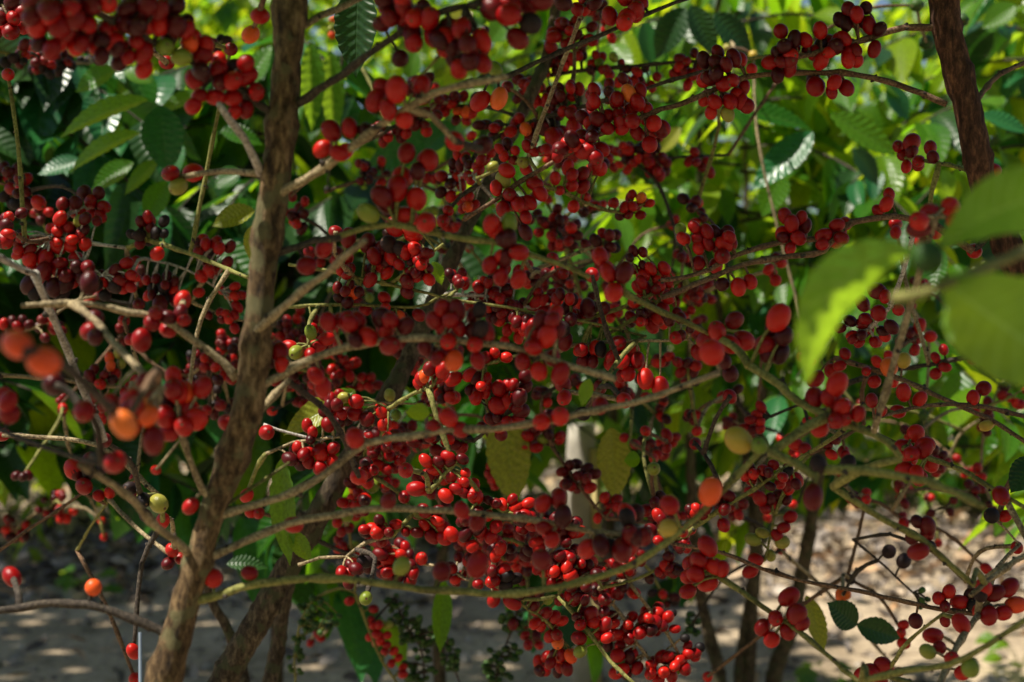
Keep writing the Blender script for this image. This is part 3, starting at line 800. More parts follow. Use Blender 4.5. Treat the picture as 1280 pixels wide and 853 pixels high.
# ------------------------------------------------------------------ the fruiting trees
# trunk lines: (pixel x, pixel y, width in px, depth)
TR = {
    'A': [[(378, -330, 40, 1.02), (372, -160, 42, 0.99), (364, -20, 44, 0.96), (360, 60, 43, 0.95), (354, 140, 41, 0.95), (344, 230, 40, 0.95), (331, 320, 40, 0.95), (321, 420, 39, 0.95), (312, 500, 43, 0.95), (291, 570, 42, 0.95), (266, 640, 37, 0.95), (249, 700, 38, 0.95), (231, 755, 39, 0.95), (220, 800, 41, 0.95), (203, 855, 46, 0.95), (168, 1000, 56, 0.95), (120, 1300, 70, 0.95), (110, 2120, 90, 0.96)]],
    'B': [[(730, -240, 11, 1.8), (690, 40, 15, 1.75), (672, 100, 17, 1.72), (640, 165, 18, 1.7), (622, 205, 18, 1.7), (572, 310, 20, 1.66), (545, 370, 22, 1.66), (500, 470, 26, 1.62), (445, 560, 30, 1.6), (400, 640, 33, 1.6), (357, 715, 36, 1.6), (318, 785, 37, 1.6), (278, 853, 38, 1.6), (220, 980, 42, 1.6), (180, 1430, 50, 1.62)],
          [(380, 640, 14, 1.75), (354, 762, 19, 1.75), (340, 840, 21, 1.75), (290, 1000, 25, 1.7), (190, 1410, 28, 1.64)],
          [(255, 720, 10, 1.8), (266, 755, 13, 1.8), (286, 790, 14, 1.8), (304, 845, 15, 1.8), (310, 980, 18, 1.75), (200, 1405, 24, 1.66)]],
    'C': [[(1165, -350, 36, 1.2), (1172, -120, 42, 1.2), (1180, -10, 44, 1.2), (1184, 35, 43, 1.2), (1197, 88, 40, 1.2), (1210, 135, 38, 1.2), (1220, 187, 37, 1.2), (1232, 240, 37, 1.2), (1256, 300, 38, 1.2), (1290, 380, 40, 1.2), (1330, 480, 42, 1.2), (1370, 700, 48, 1.2), (1380, 1200, 60, 1.2), (1380, 1835, 70, 1.2)]],
    'D': [[(862, 430, 10, 2.9), (863, 570, 13, 2.9), (868, 680, 16, 2.95), (876, 745, 17, 3.0), (888, 800, 18, 3.0), (900, 850, 20, 3.0), (925, 985, 24, 3.0)],
          [(955, 480, 11, 2.9), (949, 640, 15, 2.95), (943, 720, 18, 3.0), (934, 785, 19, 3.0), (927, 850, 21, 3.0), (932, 985, 24, 3.0)],
          [(1034, 520, 12, 2.9), (1016, 640, 17, 2.95), (1003, 715, 20, 3.0), (986, 795, 21, 3.0), (967, 850, 22, 3.0), (938, 985, 25, 3.0)]],
    'G': [[(-190, -300, 30, 1.7), (-180, 100, 32, 1.7), (-170, 500, 36, 1.7), (-180, 900, 42, 1.7), (-190, 1420, 52, 1.7)]],
}
LABELS = {
    'A': 'coffee tree with the thick brown trunk and long arching berry branches at front left',
    'B': 'coffee tree with the dark slanting trunk whose masses of red berries fill the centre',
    'C': 'coffee tree with the reddish brown trunk in the upper right corner and blurred leaves',
    'D': 'coffee tree of three slim dark stems rising from the soil at lower right',
    'G': 'coffee tree whose dark berry twigs reach in over the green leaves at the left edge',
}
GROUP_F = 'coffee trees laden with cherries'
TREES = {}
SKEL = {}
for k in TR:
    base = at(*TR[k][0][-1][:2], TR[k][0][-1][3])
    base[2] = gz(base[0], base[1])
    TREES[k] = thing('coffee_tree', LABELS[k], 'coffee tree', base, GROUP_F)
    SKEL[k] = []
    for si, line in enumerate(TR[k]):
        P = np.array([at(x, y, d) for x, y, w, d in line])
        P[-1, 2] = gz(P[-1, 0], P[-1, 1]) - 0.04
        rr = np.array([0.5 * w * d / F for x, y, w, d in line])
        Q = catmull(P, 0.007)
        rr *= 0.9
        L0 = np.concatenate([[0], np.cumsum(np.linalg.norm(np.diff(P, axis=0), axis=1))])
        L1 = np.concatenate([[0], np.cumsum(np.linalg.norm(np.diff(Q, axis=0), axis=1))])
        r = np.interp(L1 / L1[-1], L0 / L0[-1], rr)
        gg = np.random.default_rng(si + 5)
        # knuckles where pairs of branches leave, and slow wandering
        every = 0.075 if k in 'AC' else 0.09
        x = np.abs(((L1 / every) % 1.0) - 0.5) * 2
        r = r * (1 + (0.24 if k == 'A' else 0.16) * np.clip((x - 0.72) / 0.28, 0, 1) + 0.04 * np.sin(L1 * 41 + si) + gg.normal(0, 0.012, len(r)))
        sides = 18 if k in 'AC' else 12
        V, Fc = tube(Q - base, r, sides, 0.045 if k in 'AC' else 0.06, si)
        link('trunk', new_mesh('trunk', V, Fc, [BM['A' if k == 'A' else 'C' if k == 'C' else 'B']]), TREES[k], base)
        SKEL[k] += [(q, None) for q in Q[::4]]

# branches
branches = []       # dict(tree, P3, r0, r1, mat)
for line in BR.strip().splitlines():
    f = line.split()
    tr, t, hw, d0, d1, mk = f[0], int(f[1]), float(f[2]), float(f[3]), float(f[4]), f[5]
    px = [tp(t, *map(float, p.split(','))) for p in f[6:]]
    px = np.array(px)
    L = np.concatenate([[0], np.cumsum(np.linalg.norm(np.diff(px, axis=0), axis=1))])
    dd = d0 + (d1 - d0) * L / L[-1]
    P3 = np.array([at(x, y, d) for (x, y), d in zip(px, dd)])
    hw *= 0.74
    branches.append(dict(tree=tr, P=P3, r0=hw / 3 * d0 / F * 1.08, r1=hw / 3 * d1 / F * 0.82, mat=mk, name='branch' if hw > 9 else 'twig'))

# cherries: x, y, size px, kind, depth offset in sizes
cherries = []
for t in BERRIES:
    for ent in BERRIES[t].replace('\n', ' ').split(';'):
        e = [q.strip() for q in ent.strip().split(',')]
        if not e[0]:
            continue
        kd = 'r'
        if e[-1].isalpha():
            kd = e.pop()
        e = list(map(float, e))
        if len(e) == 3:
            x, y = tp(t, e[0], e[1])
            cherries.append([x, y, e[2] / 3 * 1.0, kd, rng.normal(0, 0.25), (t, e[0])])
        else:
            u, v, ru, rv, n, s = e
            pts = []
            n = int(n)
            for tries in range(400):
                if len(pts) >= n:
                    break
                a, q = rng.uniform(0, 6.283), math.sqrt(rng.uniform(0, 1))
                x, y = u + ru * q * math.cos(a), v + rv * q * math.sin(a)
                z = rng.uniform(-1, 1) * min(ru, rv) / s * math.sqrt(max(0, 1 - q * q)) * 1.1
                md = 0.80 - 0.1 * (tries > 200)
                if all((x - b[0]) ** 2 + (y - b[1]) ** 2 + ((z - b[2]) * s) ** 2 > (md * s) ** 2 for b in pts):
                    pts.append((x, y, z))
            for x, y, z in pts:
                k2 = kd
                q = rng.random()
                if kd == 'r':
                    k2 = 'd' if q < 0.22 else 'o' if q > 0.975 else 'g' if q > 0.955 else 'r'
                elif kd == 'd':
                    k2 = 'r' if q < 0.32 else 'k' if q > 0.95 else 'd'
                elif kd == 'k':
                    k2 = 'd' if q < 0.3 else 'k'
                X, Y = tp(t, x, y)
                cherries.append([X, Y, s / 3 * rng.uniform(0.9, 1.08), k2, z, (t, u)])
# the depth of the centre: further clusters seen between the listed ones
g = np.random.default_rng(21)
for i in range(95):
    x = g.uniform(400, 880)
    y = g.uniform(110, 730)
    if y > 560 and x < 450:
        continue
    s = g.uniform(12.0, 15.5)
    if 590 < x < 800 and 535 < y < 640:
        continue
    for j in range(g.integers(5, 11)):
        cherries.append([x + g.normal(0, 8), y + g.normal(0, 8), s * g.uniform(0.9, 1.1), 'r' if g.random() < 0.5 else 'd', g.normal(0, 0.8), ('c', i)])
for (x0, x1, y0, y1, s0, s1, cnt) in ((430, 740, 545, 720, 14.5, 18.5, 42), (400, 880, 300, 560, 13.5, 17, 38), (640, 880, 620, 800, 14.5, 18, 22), (310, 430, 380, 520, 13, 16, 12), (20, 300, 330, 520, 12.5, 15.5, 14)):
    for i in range(cnt):
        x = g.uniform(x0, x1)
        y = g.uniform(y0, y1)
        s = g.uniform(s0, s1)
        if 590 < x < 800 and 535 < y < 640:      # the gap where the post and two pale leaves show
            continue
        for j in range(g.integers(4, 9)):
            cherries.append([x + g.normal(0, 9), y + g.normal(0, 8), s * g.uniform(0.9, 1.1), 'r' if g.random() < 0.45 else 'd', g.normal(0, 0.8), ('c', x0 * 1000 + i)])
for i in range(26):
    x = g.uniform(900, 1270)
    y = g.uniform(430, 640)
    s = g.uniform(11.5, 14.5)
    for j in range(g.integers(3, 8)):
        cherries.append([x + g.normal(0, 9), y + g.normal(0, 8), s * g.uniform(0.9, 1.1), 'r' if g.random() < 0.5 else 'd', g.normal(0, 0.8), ('c2', i)])
for t in BUDS:
    for ent in BUDS[t].split(';'):
        u, v, ru, rv, n, s = map(float, ent.split(','))
        for j in range(int(n)):
            a, q = rng.uniform(0, 6.283), math.sqrt(rng.uniform(0, 1))
            X, Y = tp(t, u + ru * q * math.cos(a), v + rv * q * math.sin(a))
            cherries.append([X, Y, s / 3 * rng.uniform(0.8, 1.1) * 1.0, 'b', rng.normal(0, 0.8), ('b', t, u)])

# group touching cherries into nodes
n = len(cherries)
par = list(range(n))


def find(i):
    while par[i] != i:
        par[i] = par[par[i]]
        i = par[i]
    return i


CX = np.array([[c[0], c[1], c[2]] for c in cherries])
for i in range(n):
    d2 = np.hypot(CX[i + 1:, 0] - CX[i, 0], CX[i + 1:, 1] - CX[i, 1])
    ms = 0.5 * (CX[i + 1:, 2] + CX[i, 2])
    ra = CX[i + 1:, 2] / CX[i, 2]
    for j in np.nonzero((d2 < 1.12 * ms) & (ra < 1.22) & (ra > 0.82))[0] + i + 1:
        if cherries[i][5][0] in ('c', 'c2', 'b') or cherries[j][5][0] in ('c', 'c2', 'b'):
            continue
        if True:
            par[find(i)] = find(j)
    # members of one listed ellipse stay together
    for j in range(i + 1, min(n, i + 40)):
        if cherries[j][5] == cherries[i][5] and isinstance(cherries[i][5][0], str):
            par[find(i)] = find(j)
groups = {}
for i in range(n):
    groups.setdefault(find(i), []).append(i)


def halves(mem):
    """a long run of cherries is more than one node"""
    P = CX[mem][:, :2]
    ms = CX[mem][:, 2].mean()
    ext = P.max(0) - P.min(0)
    if len(mem) < 3 or ext.max() < 3.1 * ms:
        return [mem]
    a = int(np.argmax(ext))
    mid = 0.5 * (P[:, a].max() + P[:, a].min())
    return halves([m for m, p in zip(mem, P) if p[a] <= mid]) + halves([m for m, p in zip(mem, P) if p[a] > mid])


groups = {(k, i): h for k, m in groups.items() for i, h in enumerate(halves(m))}

# sample the branches in pixels for attachment
KD = 26.0


def px_of(p):
    return 640 + p[0] / p[1] * F, 426.5 - (p[2] - CAM_H) / p[1] * F


for b in branches:
    Q, r = stem_shape(b['P'], b['r0'], b['r1'], True, seed=len(b['P']))
    b['Q'], b['r'] = Q, r
    b['px'] = np.column_stack([640 + Q[:, 0] / Q[:, 1] * F, 426.5 - (Q[:, 2] - CAM_H) / Q[:, 1] * F])
    b['stalk'] = []
    b['ch'] = []

orphans = []
for gi, mem in groups.items():
    ms = np.mean([cherries[i][2] for i in mem])
    dep = KD / ms if cherries[mem[0]][3] != 'b' else 1.97
    best = None
    for bi, b in enumerate(branches):
        for i in mem:
            dist = np.hypot(b['px'][:, 0] - cherries[i][0], b['px'][:, 1] - cherries[i][1])
            j = int(np.argmin(dist))
            db = b['Q'][j, 1]
            q = db / dep
            if dist[j] < 1.25 * ms and 0.78 < q < 1.3:
                cost = dist[j] / ms + 4 * abs(math.log(q))
                if best is None or cost < best[0]:
                    best = (cost, bi)
    if best is not None:
        b = branches[best[1]]
        for i in mem:
            x, y, s, kd, zo, _ = cherries[i]
            dist = np.hypot(b['px'][:, 0] - x, b['px'][:, 1] - y)
            j = int(np.argmin(dist))
            db = b['Q'][j, 1]
            size = s * db / F
            # cherries whose picture lies on the stem sit in front of it or behind it
            if abs(zo) < 0.45 and dist[j] < 0.4 * s:
                zo = -0.55 if rng.random() < 0.6 else 0.55
            p = at(x, y, db + zo * size)
            b['ch'].append((p, s * p[1] / F, kd, b['Q'][j], s))
    else:
        mx = np.mean([cherries[i][0] for i in mem])
        my = np.mean([cherries[i][1] for i in mem])
        if mx > 850:
            tr = 'D' if dep > 2.2 else 'C'
        elif mx < 300:
            tr = 'G' if dep > 1.05 else 'A'
        else:
            tr = 'A' if dep < 1.12 else 'B'
        orphans.append(dict(tree=tr, c=at(mx, my, dep), mem=mem, dep=dep))

# grow connecting twigs: each loose branch end or loose cluster joins the nearest part of its own tree
for k in TREES:
    nodes = [q for q, _ in SKEL[k]]
    pend = []
    for b in branches:
        if b['tree'] != k:
            continue
        tp_ = np.array([q for q, _ in SKEL[k]])
        if np.min(np.linalg.norm(tp_ - b['Q'][0], axis=1)) < 0.05:
            nodes += list(b['Q'][::3])
        else:
            pend.append(('b', b))
    for o in orphans:
        if o['tree'] == k:
            pend.append(('o', o))
    A = np.array(nodes)
    info = []
    for kind, o in pend:
        ends = [o['c']] if kind == 'o' else [o['Q'][0], o['Q'][-1]]
        ds = [np.linalg.norm(A - e, axis=1) for e in ends]
        info.append([min(x.min() for x in ds)] + [A[int(np.argmin(x))] for x in ds])
    left = list(range(len(pend)))
    while left:
        i = min(left, key=lambda q: info[q][0])
        left.remove(i)
        kind, o = pend[i]
        ends = [o['c']] if kind == 'o' else [o['Q'][0], o['Q'][-1]]
        e = min(range(len(ends)), key=lambda q: np.linalg.norm(ends[q] - info[i][1 + q]))
        a, c = info[i][1 + e], ends[e]
        dist = np.linalg.norm(a - c)
        new = [c]
        if dist > 0.006:
            midp = 0.5 * (a + c) + np.array([0, 0, 0.08 * dist]) + rng.normal(0, 0.055, 3) * dist
            r = 0.0019 if kind == 'o' else max(0.0016, o['r'][0] * 0.8)
            nb = dict(tree=k, P=np.array([a, midp, c]), r0=min(r * 1.25, 0.004), r1=r, mat=rng.choice(['k', 'w', 'o', 'n']) if kind == 'o' else o['mat'], name='twig', stalk=[], ch=[])
            nb['Q'], nb['r'] = stem_shape(nb['P'], nb['r0'], nb['r1'], True, seed=i, step=0.014)
            branches.append(nb)
            new += list(nb['Q'][::3])
        else:
            nb = None
        if kind == 'b':
            new += list(o['Q'][::3])
        else:
            host = nb
            if host is None:
                host = dict(tree=k, P=np.array([c + (0, 0, 0.004), c]), r0=0.0016, r1=0.0016, mat='w', name='twig', stalk=[], ch=[])
                host['Q'], host['r'] = stem_shape(host['P'], 0.0016, 0.0016, False, step=0.002)
                branches.append(host)
            for m_ in o['mem']:
                x, y, s, kd, zo, _ = cherries[m_]
                size = s * o['dep'] / F
                if abs(zo) < 0.4:
                    zo = math.copysign(0.5, zo)
                p = at(x, y, o['dep'] + zo * size)
                j = int(np.argmin(np.linalg.norm(host['Q'] - p, axis=1)))
                host['ch'].append((p, s * p[1] / F, kd, host['Q'][j], s))
        N_ = np.array(new)
        for q in left:
            kq, oq = pend[q]
            eq = [oq['c']] if kq == 'o' else [oq['Q'][0], oq['Q'][-1]]
            for z, ee in enumerate(eq):
                dd = np.linalg.norm(N_ - ee, axis=1)
                j = int(np.argmin(dd))
                if dd[j] < np.linalg.norm(info[q][1 + z] - ee):
                    info[q][1 + z] = N_[j]
                    info[q][0] = min(info[q][0], dd[j])

# build branches, then their cherries: the 300 that show largest on a tree each by itself, the rest as one part
per_tree = {k: [] for k in TREES}
for b in branches:
    base = b['Q'][0]
    acc = Acc()
    acc.add(tube(b['Q'] - base, b['r'], 8, 0.05, 1))
    for (p, size, kd, q, s) in b['ch']:
        gap = np.linalg.norm(p - q)
        if gap > 0.55 * size:                      # a short stalk holds the cherry to the node
            mid = 0.5 * (p + q) + np.array([0, 0, 0.12 * gap])
            Q2 = catmull([q - base, mid - base, p - base], gap / 4)
            acc.add(tube(Q2, np.linspace(0.0013, 0.0009, len(Q2)), 5))
    Lq = np.concatenate([[0], np.cumsum(np.linalg.norm(np.diff(b['Q'], axis=0), axis=1))])
    gg = np.random.default_rng(len(b['Q']))
    sp_ = gg.uniform(0.01, 0.03)
    while sp_ < Lq[-1]:                            # scarred nodes where fruit has been
        j = int(np.argmin(abs(Lq - sp_)))
        for q in range(int(gg.integers(1, 4))):
            dv = gg.normal(0, 1, 3); dv /= np.linalg.norm(dv)
            rr_ = b['r'][j] * gg.uniform(0.45, 0.9)
            c = b['Q'][j] - base + dv * b['r'][j] * 0.85
            acc.add(tube([c - dv * rr_ * 0.5, c, c + dv * rr_ * 1.1], [rr_ * 0.7, rr_, rr_ * 0.4], 5, 0.15, j + q), 1)
        sp_ += gg.uniform(0.032, 0.055)
    o = link(b['name'], new_mesh(b['name'], acc.V, acc.F, [BM[b['mat']], BM['k']], acc.M), TREES[b['tree']], base)
    for c in b['ch']:
        x, y = px_of(c[0])
        vis = -20 < x < 1300 and -20 < y < 873
        per_tree[b['tree']].append(((c[4] if vis else 0) - 30 * (c[2] == 'b'), c, o))

CHL = {'g': 'unripe green cherry', 'o': 'half ripe orange cherry', 'k': 'dried black cherry', 'y': 'yellowish cherry'}
for k, lst in per_tree.items():
    lst.sort(key=lambda e: -e[0])
    rest = []
    for idx, (sc, (p, size, kd, q, s), o) in enumerate(lst):
        ax = p - q + rng.normal(0, 0.3, 3) * size
        ax = ax / (np.linalg.norm(ax) + 1e-9)
        rq = rot_to(ax, rng.uniform(0, 6.28))
        vi = int(rng.integers(3))
        if kd == 'b':
            vi = 2
        sz = size * rng.uniform(0.86, 0.98) * (0.93 if s > 24 and q[0] > -0.25 else 1)
        if idx < 300 and kd != 'b':
            c = link('cherry', CH_ME[kd, vi], o, p)
            c.rotation_mode = 'QUATERNION'
            c.rotation_quaternion = rq
            c.scale = (sz, sz, sz)
            if kd in CHL:
                c['label'] = CHL[kd]
        else:
            rest.append((p, rq, sz, kd, vi))
    if rest:
        org = ORG[TREES[k].name]
        V, Fc, M = [], [], []
        nn = 0
        for (p, rq, sz, kd, vi) in rest:
            v_, f_, m_ = SMALL_SH if kd == 'b' else CH_SH[vi]
            Rm = np.array(rq.to_matrix())
            V.append((v_ * sz) @ Rm.T + (p - org))
            Fc += [tuple(i + nn for i in f) for f in f_]
            M += [KINDS.index(kd) if mm == 0 else len(KINDS) for mm in m_]
            nn += len(v_)
        o = link('small_cherries', new_mesh('small_cherries', np.vstack(V), Fc, [CM[c] for c in KINDS] + [SCAR], M), TREES[k], org)
        o['kind'] = 'stuff'

# black dried nodules on the low left branch of the front tree
# ------------------------------------------------------------------ leafy coffee bushes behind
BUSH = {}


def bush(key, label, group, base, top, low, nbr, blen, lsize, mats, seed, toward=None, stem_r=0.016, keep=300, cull=None, lean=(0, 0), name='coffee_bush', tree=None, trunk=True):
    g = np.random.default_rng(seed)
    base = np.array([base[0], base[1], gz(base[0], base[1])])
    root = tree if tree is not None else thing(name, label, 'coffee bush', base, group)
    BUSH[key] = root
    org = ORG[root.name]
    tip = base + np.array([lean[0], lean[1], top])
    P = [base - (0, 0, 0.05), base + (tip - base) * 0.35 + g.normal(0, 0.03, 3), base + (tip - base) * 0.7 + g.normal(0, 0.03, 3), tip]
    Q, r = stem_shape(P, stem_r, stem_r * 0.35, False, step=0.05)
    if trunk:
        V, Fc = tube(Q - org, r, 9, 0.06, seed)
        link('trunk', new_mesh('trunk', V, Fc, [BM['B']]), root, org)
    leaves = []
    ba = Acc()
    for i in range(nbr):
        h = low + (top - low) * ((i + g.uniform(0, 1)) / nbr)
        t = min(1, h / top)
        p0 = base + (tip - base) * t
        az = i * 2.4 + g.normal(0, 0.5)
        if toward is not None and g.random() < 0.45:
            az = toward + g.normal(0, 0.7)
        L = blen * (1.0 - 0.55 * max(0, t - 0.55) / 0.45) * g.uniform(0.7, 1.1)
        dirn = np.array([math.cos(az), math.sin(az), 0])
        rise = g.uniform(0.05, 0.35)
        pts = [p0 + dirn * L * s + np.array([0, 0, rise * L * s - 0.55 * L * s * s]) for s in (0, 0.33, 0.66, 1.0)]
        C = catmull(pts, 0.03)
        if cull and not all(cull(c, c) for c in C):
            continue
        if key[:1] in ('n', 'd'):
            far_ = C[:, 1] > 2.25
            C = C[:max(3, int(np.argmin(far_)) if not far_.all() else len(C))]
        ba.add(tube(C - org, np.linspace(0.004, 0.0015, len(C)), 4))
        Ls = np.concatenate([[0], np.cumsum(np.linalg.norm(np.diff(C, axis=0), axis=1))])
        s = 0.16 * L
        T = np.gradient(C, axis=0)
        while s < Ls[-1]:
            q = np.array([np.interp(s, Ls, C[:, a]) for a in range(3)])
            tt = np.array([np.interp(s, Ls, T[:, a]) for a in range(3)])
            tt /= np.linalg.norm(tt)
            sd = np.cross(tt, (0, 0, 1)); sd /= np.linalg.norm(sd) + 1e-9
            last = s > Ls[-1] - 0.05
            for sg in (-1, 1):
                if g.random() < 0.10:
                    continue
                dv = sg * sd * g.uniform(0.6, 1.1) + tt * (0.55 if not last else 1.2) + np.array([0, 0, -g.uniform(0.1, 0.95)])
                up = np.array([0, 0, 1.0]) + g.normal(0, 0.3, 3)
                ls = lsize * g.uniform(0.65, 1.2) * (0.75 if last else 1)
                leaves.append((q, frame(dv, up), ls, ls * g.uniform(0.9, 1.15), int(g.integers(4)), mats[int(g.integers(len(mats)))]))
            s += g.uniform(0.035, 0.055)
    o = link('branches', new_mesh('branches', ba.V, ba.F, [BM['k']]), root, org)
    o['kind'] = 'stuff'
    if key[:1] in ('n', 'd'):                  # these stand clear of the berry branches
        leaves = [l for l in leaves if l[0][1] + min(0, l[1][1, 0]) * l[2] > 2.2]
    leaves = [l for l in leaves if not (l[0][1] < 3.35 and l[0][1] > 1 and 680 < px_of(l[0] + l[1][:, 0] * l[2] * 0.6)[0] < 775 and 520 < px_of(l[0] + l[1][:, 0] * l[2] * 0.6)[1] < 670)]
    if cull:
        leaves = [l for l in leaves if cull(l[0], l[0] + l[1][:, 0] * l[2])]

    def score(l):
        c = l[0] + l[1][:, 0] * l[2] * 0.5
        x, y = px_of(c) if c[1] > 0.3 else (9e9, 0)
        if not (-30 < x < 1310 and -30 < y < 883):
            return 0
        return l[2] / c[1] * (0.3 + abs(l[1][1, 2]))
    leaves.sort(key=lambda l: -score(l))
    rest = []
    for i, l in enumerate(leaves):
        if i < keep and score(l) > 0:
            place_leaf(root, LEAF_ME[l[5], l[4]], l[0], l[1], l[2], l[3])
        else:
            rest.append((LF_BG[l[4]], l[0], l[1], l[2], l[3], list(LM).index(l[5])))
    if rest:
        join_leaves('foliage', rest, root, org, [LM[m] for m in LM])
    return root


def above_frame(p, q):
    """keeps the leaves that hang above the picture"""
    return all(c[2] > CAM_H + 0.27 * max(c[1], 0) + 0.03 for c in (p, q))


NEAR = 'leafy coffee bushes behind the berry branches'
FAR = 'coffee bushes of the next row'
bush('n1', 'leafy green coffee bush behind the dark berries at the left edge', NEAR, at(-90, 900, 2.45)[:2], 1.52, 0.76, 40, 0.85, 0.165, 'gttkk', 11, toward=R(-15))
bush('n2', 'leafy green coffee bush behind the thick brown trunk at front left', NEAR, at(345, 900, 2.85)[:2], 1.6, 0.85, 32, 0.75, 0.16, 'ggtkk', 12, toward=R(200))
bush('n3', 'bright leafy coffee bush behind the top of the dark slanting trunk', NEAR, at(735, 900, 3.5)[:2], 2.05, 0.95, 32, 0.85, 0.125, 'gfsskk', 13)
bush('n5', 'leafy green coffee bush behind the reddish trunk at the right edge', NEAR, at(1330, 900, 3.0)[:2], 1.85, 0.70, 34, 0.9, 0.135, 'gfstk', 15, toward=R(170))
bush('d', '', None, (ORG[TREES['D'].name][0], ORG[TREES['D'].name][1]), 1.9, 1.05, 26, 0.75, 0.125, 'gfskg', 14, tree=TREES['D'], trunk=True, stem_r=0.012)
bush('n4', 'low dark-leaved coffee bush added to deepen the gaps behind the middle of the berry masses', NEAR, at(560, 900, 2.8)[:2], 1.3, 0.84, 30, 0.7, 0.15, 'kkg', 16)  # dark leaf colour stands in for deep shade between the berries
fl = ['coffee bush of the next row behind the left leaves, sunlit at its top', 'coffee bush of the next row seen past the thick front trunk', 'coffee bush of the next row behind the pale post and centre berries',
      'coffee bush of the next row seen between the slim dark stems at lower right', 'coffee bush of the next row at the right edge above the sunlit soil']
for i, (px, d) in enumerate([(60, 7.2), (330, 7.8), (640, 7.4), (930, 8.4), (1230, 8.2)]):
    bush('f%d' % i, fl[i], FAR, at(px, 700, d)[:2], 3.2, 0.40 if px < 800 else 0.12, 70, 1.05, 0.17, 'gfss', 30 + i, keep=300, stem_r=0.03)
# the rows beyond read as one mass
items = []
g = np.random.default_rng(99)
for i in range(24000):
    x = g.uniform(-9, 9); y = g.uniform(10.4, 13.8)
    z = g.uniform(0.15, 4.6)
    if y < 11.6 and g.random() > 0.55 + 0.45 * math.sin(x * 1.9 + 0.5) * math.sin(z * 1.3 + x):
        continue
    a = g.uniform(0, 6.28)
    items.append((LF_DRY[g.integers(3)], np.array([x, y, z]), frame((math.cos(a), math.sin(a), g.uniform(-1, 0.1)), g.normal(0, 0.35, 3) + (0, 0, 1)), g.uniform(0.16, 0.26), g.uniform(0.18, 0.28), int(g.integers(3))))
join_leaves('far_foliage', items, None, np.zeros(3), [LM['g'], LM['f'], LM['s']])

# unseen leaf row behind the camera, added to cut low frontal light
items = []
g = np.random.default_rng(77)
for i in range(3000):
    x = g.uniform(-5, 5); y = g.uniform(-2.6, -1.4)
    z = g.uniform(0.3, 1.5)
    a = g.uniform(0, 6.28)
    items.append((LF_BG[g.integers(4)], np.array([x, y, z]), frame((math.cos(a), math.sin(a), g.uniform(-1, 0.1)), g.normal(0, 0.35, 3) + (0, 0, 1)), g.uniform(0.16, 0.24), g.uniform(0.18, 0.26), 0))
join_leaves('foliage', items, None, np.zeros(3), [LM['g']])

# unseen leaf canopy high on the left, added to shade the ground
items = []
g = np.random.default_rng(78)
for i in range(5200):
    x = g.uniform(-5.3, -1.9); y = g.uniform(2.5, 7.0)
    z = g.uniform(4.6, 5.4)
    a = g.uniform(0, 6.28)
    items.append((LF_DRY[g.integers(3)], np.array([x, y, z]), frame((math.cos(a), math.sin(a), g.uniform(-.6, 0.1)), g.normal(0, 0.35, 3) + (0, 0, 1)), g.uniform(0.16, 0.24), g.uniform(0.18, 0.26), 0))
join_leaves('foliage', items, None, np.zeros(3), [LM['g']])

# crowns of the fruiting trees, over the picture: they shade it
for k, sd, hgt in (('A', 51, 2.1), ('B', 52, 2.3), ('C', 53, 2.2), ('G', 54, 2.2)):
    b = ORG[TREES[k].name]
    bush('', '', None, (b[0] + {'A': 0.1, 'B': 0.35, 'C': 0, 'G': 0.1}[k], b[1]), hgt, 1.25, 34, 0.75, 0.15, 'gggk', sd, tree=TREES[k], trunk=False, cull=above_frame)

